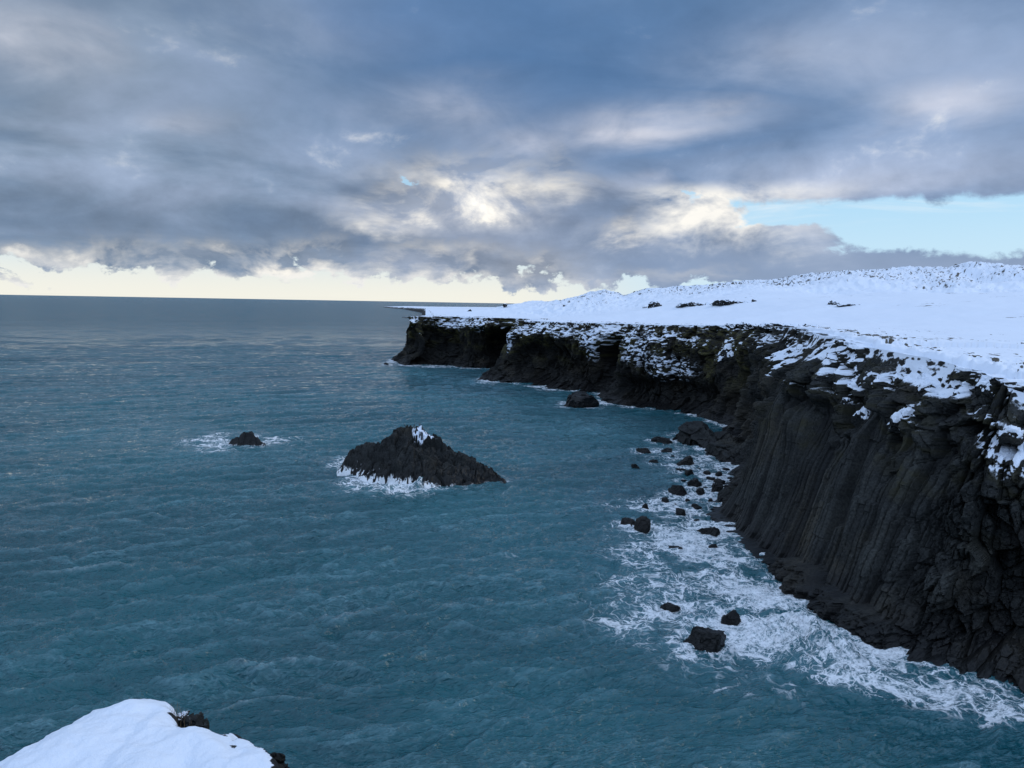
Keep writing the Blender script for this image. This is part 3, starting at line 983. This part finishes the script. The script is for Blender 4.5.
    for u, v, su, sv, am in ((805, 640, 34, 22, 1.3), (835, 660, 26, 14, .7), (362, 470, 12, 7, .7), (420, 486, 5, 4, .9)):
        p = W(u, v); rx = abs(W(u + su, v)[0] - p[0]); ry = abs(W(u, v - sv)[1] - p[1])
        g = np.exp(-((x - p[0]) / rx) ** 2 - ((y - p[1]) / ry) ** 2)
        zz += am * g * (1 + .55 * f2(x / 1.1, y / 1.1, 4, 751))
    zz += np.clip(dens, 0, 1) * .16 * f2(x / 1.3, y / 1.3, 4, 761) + .05 * np.clip(foam, 0, 1)
    hx[dense], hy[dense], z[dense] = ax, ay, zz
    fo = np.zeros(X.shape); fo[dense] = foam
    de = np.zeros(X.shape); de[dense] = np.clip(dd, 0, 1.2)
    ae = np.zeros(X.shape); ae[dense] = aer_glint
    P = np.stack([X + hx, Y + hy, z], -1)
    V = P.reshape(-1, 3)
    fq = grid_faces(*X.shape)
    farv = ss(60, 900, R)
    me = mesh_from('sea', V, fq, [M_SEA], up=True, attrs= {'foam': fo.ravel(), 'dens': de.ravel(), 'aer_glint': ae.ravel(), 'far': farv.ravel()})
    link('sea', me, 'teal choppy sea reaching to the horizon with surf along the cliff foot', 'sea', kind='structure')


build_sea()


# ------------------------------------------------------------------ the ledge below the viewpoint
def build_ledge():
    zl = EYE - 3.6
    out_px = [(-420, 990), (-200, 880), (0, 766), (50, 737), (92, 718), (128, 706), (150, 700.5), (166, 701), (182, 703), (193, 712), (199, 728), (208, 735), (226, 733), (240, 731), (256, 738), (266, 746), (276, 757), (292, 772), (312, 800), (340, 860), (390, 1000)]
    edge = [tuple(W(u, v, zl)[:2]) for u, v in out_px]
    # ground under the viewer behind the ledge
    poly = [(-9, edge[0][1] - .3)] + edge + [(1.6, 1.2), (8, .6), (30, 1.0), (40, -10), (-12, -14)]
    xs = np.concatenate([np.arange(-12, -4.6, .12), np.arange(-4.6, .1, .022), np.arange(.1, 6, .12), np.arange(6, 36, .6)])
    ys = np.concatenate([np.arange(-10, 2.5, .15), np.arange(2.5, 7.6, .022), np.arange(7.6, 9.6, .1)])
    X, Y = np.meshgrid(xs, ys)
    d = seg_dist(X, Y, poly + [poly[0]])
    sd = np.where(inside(X, Y, poly), d, -d)
    rocky = ss(-2.35, -2.05, X + .2 * f2(X / .5, Y / .5, 3, 811))      # the seaward corner is bare, angular rock
    z = zl + .12 * f2(X / 1.6, Y / 1.6, 3, 801) + .022 * f2(X / .28, Y / .22, 4, 802, .55) + .05 * f2(X / .7, Y / .5, 2, 803) * ss(.9, .1, np.abs(X + 1.9))
    z = z + ss(3.6, .3, Y) * 1.9                                        # rises to the viewer's feet
    z = z - .07 * ss(.3, 0, sd) ** 2
    wR = ss(W(168, 705, zl)[0], W(184, 705, zl)[0], X) * ss(4.2, 4.6, Y)
    hump = seg_dist(X, Y, [tuple(W(u, v, zl)[:2]) for u, v in ((178, 706), (196, 726), (222, 748), (250, 790))])
    z = z + .07 + .05 * wR * ss(.0, .35, sd)
    # groove between the two snow humps
    gp = [tuple(W(u, v, zl)[:2]) for u, v in ((178, 706), (200, 730), (222, 748), (240, 772))]
    gd = seg_dist(X, Y, gp)
    z = z - .07 * np.exp(-(gd / .10) ** 2)
    a1, e1 = facets2(X, Y, .34, .30, 821, 1.8); a2, e2 = facets2(X, Y, .13, .12, 822, 1.6)
    rk = 1.0
    drop = np.where(sd < 0, -sd * 2.6, 0) * (1 - .45 * wR)
    z = z - drop - rk * (.16 * (a1 + .75) + .10 * (a2 + .6)) * ss(.10 * wR, -.10, sd)
    z = z - wR * .08 * ss(.26, .05, sd + .08 * a1) * (a2 + .5) - .06 * wR * ss(.20, .10, sd + .06 * a1)
    z = np.where((Y < 2.3) | (X > .4), np.minimum(z, zl + 1.9), z)
    z = np.maximum(z, -2)
    n = grid_normals(np.stack([X, Y, z], -1)); nz = np.abs(n[..., 2])
    pn = f2(X / .18, Y / .18, 4, 831)
    thr = wR * (.17 + .14 * f2(X / .22, Y / .22, 2, 833)) - (1 - wR) * .12
    snow = np.where(sd > thr, 1.0, .8 * ss(.72, .9, nz + .15 * pn) * ss(-.12, .05, sd))
    snow = np.minimum(snow, 1 - .75 * np.exp(-(gd / .035) ** 2) * ss(.1, .5, pn + .15))
    V, Fq, at = compact(np.stack([X, Y, z], -1).reshape(-1, 3), grid_faces(*X.shape, mask=(z > -1.9) & (sd > -8)), {'snow': snow, 'moss': .3 * ss(0, .5, pn), 'wet': np.zeros(X.shape), 'foam': np.zeros(X.shape)})
    me = mesh_from('ledge_terrain', V, Fq, [M_ROCK], at, smooth=True, up=True)
    link('ledge_terrain', me, 'snow-covered rock ledge directly below the viewpoint, sea beyond its edge', 'ledge', kind='structure')
    # dry grass stems poking out of the snow
    gm, p, pos = new_mat('dry_grass')
    setp(p, color=(.16, .11, .06), rough=.8)
    Vs, Fs = [], []
    rs = np.random.RandomState(3)
    spots = [(131, 703, 1.0)] + [(170 + rs.uniform(-3, 22), 706 + rs.uniform(0, 26), .5) for _ in range(34)] + [(205 + rs.uniform(0, 40), 738 + rs.uniform(0, 34), .45) for _ in range(26)]
    for u, v, sc in spots:
        b = W(u, v, zl); b[2] -= .05
        hgt = .13 * sc * rs.uniform(.6, 1.3); ang = rs.uniform(0, 6.28); le = hgt * rs.uniform(.05, .8)
        prev = None
        for j in range(5):
            t = j / 4
            c = b + np.array((math.cos(ang) * le * t * t, math.sin(ang) * le * t * t, .05 * (t > 0) + hgt * t))
            w = .0019 * (1 - .75 * t)
            i0 = len(Vs)
            for q in range(3):
                Vs.append(c + w * np.array((math.cos(q * 2.09), math.sin(q * 2.09), 0)))
            if prev is not None:
                for q in range(3): Fs.append((prev + q, prev + (q + 1) % 3, i0 + (q + 1) % 3, i0 + q))
            prev = i0
    me = mesh_from('dry_grass', np.array(Vs), np.array(Fs), [gm])
    link('dry_grass', me, 'sparse dry grass stems poking through the snow of the near ledge', 'grass', kind='stuff')


build_ledge()


def ledge_rocks():
    zl = EYE - 3.6
    for i, (u, v, w, h, lb) in enumerate([(194, 727, 26, 34, 'dark jagged rock jutting between the two snow humps of the near ledge'),
                                          (275, 768, 30, 44, 'dark broken rock at the outer end of the near snowy ledge'),
                                          (183, 707, 13, 9, 'small dark rock tip with a dab of snow at the crest of the near ledge')]):
        p = W(u, v, zl - .06); D = math.hypot(*p[:2])
        px = F / math.hypot(D, EYE - p[2])
        me = rock_mesh('ledge_rock', w / px * .5, w / px * .55, h / px * .55, 820 + i * 3, snow=.6 if i == 2 else .35, hires=True, wetz=0, rot=i * 1.1 + .5, rough=2.0)
        link('ledge_rock', me, lb, 'rock', group='rocks on the edge of the near ledge', loc=(p[0], p[1], p[2] - .10))


ledge_rocks()


# ------------------------------------------------------------------ seabirds on the stack
def tube_mesh(name, path, radii, flat, mats, n=12):
    Vs, Fs = [], []
    path = [np.array(p, float) for p in path]
    for i, (p, r) in enumerate(zip(path, radii)):
        t = path[min(i + 1, len(path) - 1)] - path[max(i - 1, 0)]; t /= np.linalg.norm(t)
        a = np.cross(t, (0, 1, 0)); a /= np.linalg.norm(a); b = np.array((0, 1.0, 0))
        for k in range(n):
            q = 2 * math.pi * k / n
            Vs.append(p + r * (math.cos(q) * a + flat * math.sin(q) * b))
    for i in range(len(path) - 1):
        for k in range(n):
            Fs.append((i * n + k, i * n + (k + 1) % n, (i + 1) * n + (k + 1) % n, (i + 1) * n + k))
    for e in (0, len(path) - 1):                             # close the ends
        c = len(Vs); Vs.append(path[e])
        for k in range(n): Fs.append((e * n + k, e * n + (k + 1) % n, c, c))
    V = np.array(Vs)
    me = bpy.data.meshes.new(name)
    me.from_pydata([tuple(v) for v in V], [], [tuple(dict.fromkeys(f)) for f in Fs])
    for p in me.polygons: p.use_smooth = True
    for m in mats: me.materials.append(m)
    return me


def seabirds():
    m, p, pos = new_mat('black_plumage')
    setp(p, color=S.mix(S.noise(pos, 14.0, 4), (.006, .006, .008), (.022, .021, .022)), rough=.6)
    mb, p, pos = new_mat('bill_and_feet')
    setp(p, color=S.mix(S.noise(pos, 30.0, 2), (.10, .08, .05), (.16, .13, .08)), rough=.5)
    X, Y, h = ST
    body = tube_mesh('seabird', [(-.34, 0, .06), (-.26, 0, .12), (-.16, 0, .20), (-.04, 0, .30), (.05, 0, .42), (.09, 0, .52), (.10, 0, .60), (.09, 0, .68), (.10, 0, .74), (.14, 0, .785), (.19, 0, .79), (.225, 0, .785)],
                     [.012, .045, .085, .115, .105, .075, .050, .040, .042, .052, .040, .018], .85, [m])
    bill = tube_mesh('bill', [(.215, 0, .787), (.27, 0, .782), (.31, 0, .770), (.318, 0, .755)], [.016, .011, .008, .003], .8, [mb], 8)
    legm = tube_mesh('leg', [(-.02, 0, .26), (-.01, 0, .12), (.0, 0, .02), (.03, 0, .005), (.09, 0, .0)], [.022, .014, .012, .018, .012], 1.3, [mb], 8)
    for i, (u, v, turn, lb) in enumerate(((414, 424, .3, 'black seabird perched on the very tip of the sea stack'), (419, 426, 2.7, 'black seabird standing beside the white patch near the stack summit'), (405, 427, 3.5, 'black seabird on the seaward shoulder of the stack summit'))):
        q = WD(u, v, 106.8)
        j = np.abs(X[0] - q[0]).argmin(); col = h[:, j]; r = col[(Y[:, 0] > 98)].argmax() + int((Y[:, 0] <= 98).sum())
        b = link('seabird', body if i == 0 else body, lb, 'bird', group='seabirds on the sea stack', loc=(X[0, j], Y[r, 0], col[r] - .02))
        b.rotation_euler = (0, 0, turn); b.scale = (.62, .62, .62)
        link('bill', bill, parent=b)
        for sgn in (-1, 1): link('leg', legm, parent=b, loc=(0, sgn * .06, 0))


seabirds()


# ------------------------------------------------------------------ boulders lodged in the upper cliff
def cliff_boulders():
    from mathutils.bvhtree import BVHTree
    trees = [BVHTree.FromPolygons([v.co[:] for v in o.data.vertices], [p.vertices[:] for p in o.data.polygons]) for o in COL.objects if o.name.startswith('cliff_terrain') and o.name in ('cliff_terrain', 'cliff_terrain.001')]
    for i, (u, v, w, h, sn, lb) in enumerate([
            (906, 416, 30, 26, 1.0, 'largest rounded boulder of the cliff face, with a slanting snow cap'),
            (867, 414, 24, 22, 1.0, 'snow-heaped boulder on the cliff face just seaward of the largest boulder'),
            (729, 352, 26, 18, 1.1, 'boulder with a flat white snow top, high on the cliff above the shore point'),
            (956, 388, 20, 20, .9, 'boulder under a pointed snow wedge just below the rim of the snowfield'),
            (986, 388, 18, 16, 1.0, 'mossy boulder with a neat round snow cap below the rim'),
            (926, 386, 18, 12, 1.0, 'low boulder with a thin snow lid beneath the rim, next to the snow wedge'),
            (1008, 432, 26, 18, 1.0, 'broad mossy boulder under a white snow shelf at the frame edge'),
            (846, 402, 13, 12, .8, 'small dark boulder perched above the tops of the columns'),
            (792, 352, 16, 9, .9, 'flat snow-topped boulder near the rim above the bay')]):
        d = ray(u, v).normalized(); best = None
        for t in trees:
            hit = t.ray_cast(Vector((0, 0, EYE)), d)
            if hit[0] is not None and (best is None or hit[3] < best[3]): best = hit
        if best is None: continue
        D = best[3]; sx = w * D / F * .5; hz = h * D / F
        me = rock_mesh('boulder', sx, sx * .85, hz * .62, 700 + i, snow=0.0, hires=True, wetz=0, rot=i * .7)
        o = link('boulder', me, lb, 'boulder', group='boulders in the cliff face', loc=best[0] + d * sx * .35 - Vector((0, 0, hz * .35)))
        # the snow lying on it: the upward faces, lifted a hand's breadth and thinning at the edge
        n = len(me.vertices); V = np.empty(n * 3, np.float32); me.vertices.foreach_get('co', V); V = V.reshape(-1, 3)
        Fq = np.empty(len(me.polygons) * 3, np.int32); me.loops.foreach_get('vertex_index', Fq); Fq = Fq.reshape(-1, 3)
        fn = np.cross(V[Fq[:, 1]] - V[Fq[:, 0]], V[Fq[:, 2]] - V[Fq[:, 0]]); vn = np.zeros_like(V)
        for k in range(3): np.add.at(vn, Fq[:, k], fn)
        nz = vn[:, 2] / (np.linalg.norm(vn, axis=1) + 1e-9)
        for _ in range(6):                                   # smooth the up-facing measure over the surface
            acc = np.zeros(n); cnt = np.zeros(n)
            fm = nz[Fq].mean(1)
            for k in range(3): np.add.at(acc, Fq[:, k], fm); np.add.at(cnt, Fq[:, k], 1)
            nz = acc / np.maximum(cnt, 1)
        lift = ss(.42, .75, nz + .25 * f3(*(V / (.4 * sx) + i).T, 3, 77)) * sn
        keep = (lift[Fq] > .01).any(1)
        Vc = V + np.array((0, 0, 1.0)) * ((lift * .16 * sx)[:, None]) - np.array((0, 0, .02)) * (lift < .01)[:, None]
        Vc, Fc, _ = compact(Vc, Fq[keep], {})
        if len(Fc): link('snow_cap', mesh_from('snow_cap', Vc, Fc, [M_SNOW], {'rock': np.zeros(len(Vc))}), parent=o)


cliff_boulders()


# ------------------------------------------------------------------ outcrops and boulders on the snow
def snow_z(x, y):
    X, Y = np.array([x], float), np.array([y], float)
    d, zr = seg_dist(X, Y, open_rim, open_z)
    if not inside(X, Y, land)[0]: return float(zr[0])
    P = plateau_height(X, Y)
    return float((zr + (P - zr) * ss(0, 70, d))[0])


def ground_at(u, v, d0=60, d1=700):
    """march the ray of u, v to the snowfield"""
    d = ray(u, v)
    for D in np.geomspace(d0, d1, 400):
        t = D / d.y
        if EYE + d.z * t < snow_z(d.x * t, D) : return np.array((d.x * t, D, EYE + d.z * t))
    t = 420 / d.y
    return np.array((d.x * t, 420, snow_z(d.x * t, 420.)))


OUT = [(655, 307, 14, 7, 1, 'squat dark block of rock standing alone in the snow near the hill foot'),
       (645, 308, 5, 3, 1, 'small dark stone just seaward of the squat block'),
       (700, 305, 44, 4, 2, 'long low ragged outcrop, seaward end of the dark line across the snow'),
       (736, 303.5, 44, 5, 2, 'long low ragged outcrop, inland end of the dark line across the snow'),
       (834, 304.5, 12, 5, 1, 'short dark hump of rock alone on the snowfield'),
       (854, 305, 30, 2, 2, 'thin dark streak of stones trailing inland from the short hump'),
       (565, 307, 6, 3, 1, 'small dark stone on the snow behind the middle headland'),
       (470, 303.5, 6, 3, 1, 'small dark knoll far out on the snowy point'),
       (505, 302, 5, 2.5, 1, 'tiny dark knoll on the skyline of the snowy point'),
       (790, 326.5, 60, 5, 2, 'ragged dark outcrop along the snow behind the cliff edge, longer of two'),
       (742, 326, 30, 5, 2, 'ragged dark outcrop along the snow behind the cliff edge, shorter of two')]


def outcrops():
    for i, (u, v, w, h, kind, lb) in enumerate(OUT):
        p = ground_at(u, v)
        D = p[1]; sx = w * D / F * .5; hz = h * D / F
        n = 1 if kind == 1 else 5
        Vs, Fs, at, base = [], [], {'snow': [], 'moss': [], 'wet': [], 'foam': []}, 0
        for j in range(n):
            me = rock_mesh('tmp', sx if n == 1 else sx / n * 1.45, min(sx, hz * 1.4 + .5), hz * random.uniform(.75, 1.1), 600 + i * 9 + j, snow=.75, wetz=0)
            V = np.empty(len(me.vertices) * 3, np.float32); me.vertices.foreach_get('co', V); V = V.reshape(-1, 3)
            Fq = np.empty(len(me.polygons) * 3, np.int32); me.loops.foreach_get('vertex_index', Fq); Fq = Fq.reshape(-1, 3)
            if n > 1:
                V = V + np.array(((j - (n - 1) / 2) / n * 2 * sx, random.uniform(-.4, .4) * hz * 2, -.15 * hz * random.random()))
            for k in at:
                q = np.empty(len(V), np.float32); me.attributes[k].data.foreach_get('value', q); at[k].append(q)
            Vs.append(V); Fs.append(Fq + base); base += len(V)
            bpy.data.meshes.remove(me)
        me = mesh_from('rock_outcrop', np.concatenate(Vs), np.concatenate(Fs), [M_ROCK], {k: np.concatenate(q) for k, q in at.items()}, smooth=False)
        link('rock_outcrop', me, lb, 'rock outcrop', group='rock outcrops on the snowfield', loc=(p[0], p[1], p[2] - .15))


outcrops()

# ------------------------------------------------------------------ sky
SUN_EL, SUN_AZ = 30.0, 72.0        # degrees; azimuth clockwise from the viewing direction (+Y)


def build_world():
    w = bpy.data.worlds.new('World'); scene.world = w; w.use_nodes = True
    S.nt = w.node_tree
    for n in list(S.nt.nodes):
        if n.type not in ('OUTPUT_WORLD', 'BACKGROUND'): S.nt.nodes.remove(n)
    bg = [n for n in S.nt.nodes if n.type == 'BACKGROUND'][0]
    STR = .10
    bg.inputs['Strength'].default_value = STR
    sky = S.nt.nodes.new('ShaderNodeTexSky'); sky.sky_type = 'NISHITA'; sky.sun_disc = False
    sky.sun_elevation = rad(SUN_EL); sky.sun_rotation = rad(SUN_AZ)
    sky.air_density = 1.0; sky.dust_density = .6; sky.ozone_density = 1.6
    tc = S.nt.nodes.new('ShaderNodeTexCoord')
    sep = S.nt.nodes.new('ShaderNodeSeparateXYZ'); S.nt.links.new(tc.outputs['Generated'], sep.inputs[0])
    dx, dy, dz = (S(sep.outputs[i]) for i in range(3))
    az = S.math('ARCTAN2', dx, dy) * 57.2958
    el = S.math('ARCSINE', dz) * 57.2958
    D3 = S(tc.outputs['Generated'])
    # billow noises live on the direction sphere, squashed in height so that clouds lie flat near the horizon
    flat = S.vec(dx, dy, dz * 2.1)
    n_puff = S.noise(flat, 7.5, 9, .56, .35)
    n_puff2 = S.noise(S.vec(dx + .9, dy, dz * 1.5), 21.0, 8, .6, .2)
    n_big = S.noise(S.vec(dx, dy + 3.0, dz * 2.6), 2.6, 6, .5, .3)
    zz = dz.max(0.0) + .16
    deckp = S.vec(dx / zz, dy / zz, 0.0)                     # the high deck seen in perspective
    n_deck = S.noise(deckp, 1.1, 7, .52, .5)
    n_deck2 = S.noise(deckp, .45, 5, .5, .4)
    wa = az + (n_puff - .5) * 9.0
    we = el + (n_puff - .5) * 6.0 + (n_puff2 - .5) * 2.6
    wal = az + (n_deck - .5) * 16.0
    wel = el + (n_deck - .5) * 7.0

    def blob(u, v, su, sv, a=wa, e=we):
        a0, e0 = azel(u, v)
        qa, qe = (a - a0) * (1.0 / (su * 57.3 / F)), (e - e0) * (1.0 / (sv * 57.3 / F))
        return S.math('EXPONENT', (qa * qa + qe * qe) * -1.0)
    k = 1 / STR
    rgb = lambda r, g, b: tuple(((q / 255.0 + .055) / 1.055) ** 2.4 * k for q in (r, g, b))
    # --- clear sky
    skyc = S(sky.outputs[0])
    clear = S.mix(.9, skyc, rgb(168, 213, 242))
    warmth = (az.step(22, -2)) * el.step(6.5, 0.0)
    clear = S.mix(warmth * .95, clear, rgb(238, 235, 222))
    cir = S.noise(S.vec(dx * 1.0, dy, dz * 9.0), 4.0, 6, .6, .6)
    clear = S.mix(cir.step(.5, .72) * .6 * az.step(4, 10), clear, rgb(226, 234, 240))
    clear = S.mix(az.step(6, 12) * el.step(9, 3) * .4, clear, rgb(214, 232, 240))
    # --- high deck
    side = (az + (n_deck2 - .5) * 30).step(-30, 8)
    deck = S.mix(side, rgb(124, 143, 165), rgb(90, 124, 164))
    deck = S.mix(az.step(6, 30) * .75, deck, rgb(132, 156, 190))
    deck = S.mix((n_deck.step(.40, .68)) * .55, deck, rgb(158, 172, 198))
    deck = S.mix((n_deck.step(.52, .36)) * .40, deck, rgb(84, 112, 150))
    dark = blob(470, 30, 190, 85, wal, wel).max(blob(560, 70, 150, 60, wal, wel) * .8)
    deck = S.mix((dark * 1.15).clamp() * .85, deck, rgb(80, 115, 158))
    lowd = blob(120, 225, 330, 42, wal, wel)
    deck = S.mix(lowd.clamp() * .7, deck, rgb(106, 126, 152))
    deck = S.mix((blob(480, 215, 130, 60, wal, wel)).clamp() * .75, deck, rgb(150, 160, 180))
    deck = S.mix((blob(650, 250, 130, 38, wal, wel)).clamp() * .75, deck, rgb(132, 148, 174))
    lit = None
    for b, am in (((640, 125, 80, 16), .75), ((560, 135, 60, 14), .5), ((450, 110, 70, 22), .35), ((205, 116, 26, 10), .4), ((25, 45, 60, 24), .55), ((965, 90, 60, 16), .5), ((800, 60, 110, 26), .25), ((860, 170, 160, 18), .3), ((310, 30, 100, 30), .12), ((620, 190, 40, 12), .25)):
        q = blob(*b, wal, wel) * am
        lit = q if lit is None else lit.max(q)
    lit = lit * (n_puff.step(.30, .62) * .6 + .4)
    deck = S.mix(lit.clamp(), deck, rgb(214, 214, 222))
    # --- broken middle band: cream tops, grey bottoms
    relief = S.noise(S.vec(dx + .006, dy, dz * 2.1 - .035), 7.5, 9, .56, .35)
    shade = ((n_puff - relief) * 5.5 + .45)                 # brighter where the billow faces the light
    cream = None
    for b, am in (((480, 190, 75, 24), 1.0), ((410, 208, 42, 16), .9), ((545, 190, 40, 18), .7), ((380, 225, 44, 16), .6), ((630, 232, 34, 11), .8), ((60, 255, 60, 10), .6), ((180, 258, 60, 12), .55), ((300, 262, 60, 13), .75), ((420, 262, 70, 14), .6), ((520, 268, 60, 9), .5), ((700, 275, 60, 8), .6)):
        q = blob(*b) * am
        cream = q if cream is None else cream.max(q)
    soft = (cream * 1.4 * (shade.clamp() * .9 + .12)).clamp()
    cream = ((cream - .42 + (n_puff - .5) * 1.5 + (n_puff2 - .5) * 1.1).step(-.25, .55) * (shade * .95 + .1).clamp()).clamp().max(soft * .8)
    deck = S.mix(cream, deck, rgb(232, 228, 220))
    ta = el.step(15, 7, .35, 1.0)
    deck = S.mix(blob(535, 272, 70, 22, az, el).clamp() * .8, deck, rgb(158, 166, 180))
    tex = ((n_puff - .5) * 1.0 + (n_puff2 - .5) * .5) * ta + (n_deck - .5) * .35 + 1.03
    deck = S.mulc(deck, S.vec(tex, tex, tex))
    # --- where the deck ends: the band of clear air above the sea, and the opening to the right
    base_el = S.vec(0, 0, 0)
    _, e_l = azel(150, 268); _, e_r = azel(560, 285)
    gap = (el + (n_puff - .5) * 5.2 + (n_puff2 - .5) * 6.0 - (az.step(-40, 10, e_l - .25, e_r + .10))) * -1.0
    gap_f = gap.step(-.22, .28)
    a_l, _ = azel(735, 220); _, e_top = azel(880, 196); _, e_bot = azel(880, 246)
    edge_n = (n_puff - .5) * 3.6 + (n_puff2 - .5) * 3.0
    bankline = az.step(7, 34, e_bot + 1.9, e_bot - 1.1) + blob(712, 206, 30, 16, az, el) * 1.5 + blob(800, 232, 34, 16, az, el) * 1.5
    opb = el - bankline + edge_n
    op = ((az - a_l) * .42 + edge_n).min((e_top - el) + edge_n * .6).min(opb)
    op_f = op.step(-.10, .45) * az.step(80, 55)
    bits = blob(393, 182, 20, 9).max(blob(690, 190, 26, 9) * .8) * n_puff2.step(.42, .6)
    clear_f = gap_f.max(op_f).max(bits.step(.35, .7) * .8).clamp()
    # sunlit rims of the cumulus along the openings
    rim_f = (opb.step(-2.3, .15) * az.step(27, 15) * az.step(7.5, 12) * el.step(e_top + 1.6, e_top + .3) * (shade * .7 + .35).clamp()).max(gap.step(-1.3, -.05) * az.step(14, -4) * .8 * shade.clamp())
    deck = S.mix(rim_f.clamp(), deck, rgb(246, 243, 236))
    # far bank of stratus under the opening
    bank = (az.step(5, 14)) * el.step(4.8, 3.4)
    deck = S.mix(bank * .75 * (1.0 - rim_f.clamp()), deck, rgb(138, 156, 184))
    front = S.mix(clear_f, deck, clear)
    # --- overhead and behind, out of view: overcast made brighter to light the snow
    dome = S.mix(n_deck.step(.35, .65), rgb(166, 196, 238), rgb(202, 220, 248))
    beh = el.step(34, 62).max(az.abs().step(55, 100) * el.step(2, 14))
    allc = S.mix(beh, front, S.mulc(dome, (1.25, 1.25, 1.25)))
    allc = S.mix(el.step(-.3, -2.0), allc, rgb(60, 84, 100))
    S.nt.links.new(allc.k, bg.inputs['Color'])
    w.cycles.sampling_method = 'MANUAL'; w.cycles.sample_map_resolution = 512
    sun = bpy.data.lights.new('sun', 'SUN'); sun.energy = .65; sun.angle = rad(14); sun.color = (1, .95, .88)
    so = bpy.data.objects.new('sun', sun); COL.objects.link(so)
    d = Vector((math.sin(rad(SUN_AZ)) * math.cos(rad(SUN_EL)), math.cos(rad(SUN_AZ)) * math.cos(rad(SUN_EL)), math.sin(rad(SUN_EL))))
    so.rotation_euler = d.to_track_quat('Z', 'Y').to_euler()


build_world()
vs = scene.view_settings
vs.view_transform = 'Standard'; vs.look = 'None'; vs.exposure = 0.12; vs.gamma = 1.0; vs.use_curve_mapping = False
scene.cycles.max_bounces = 5
scene.cycles.use_denoising = True
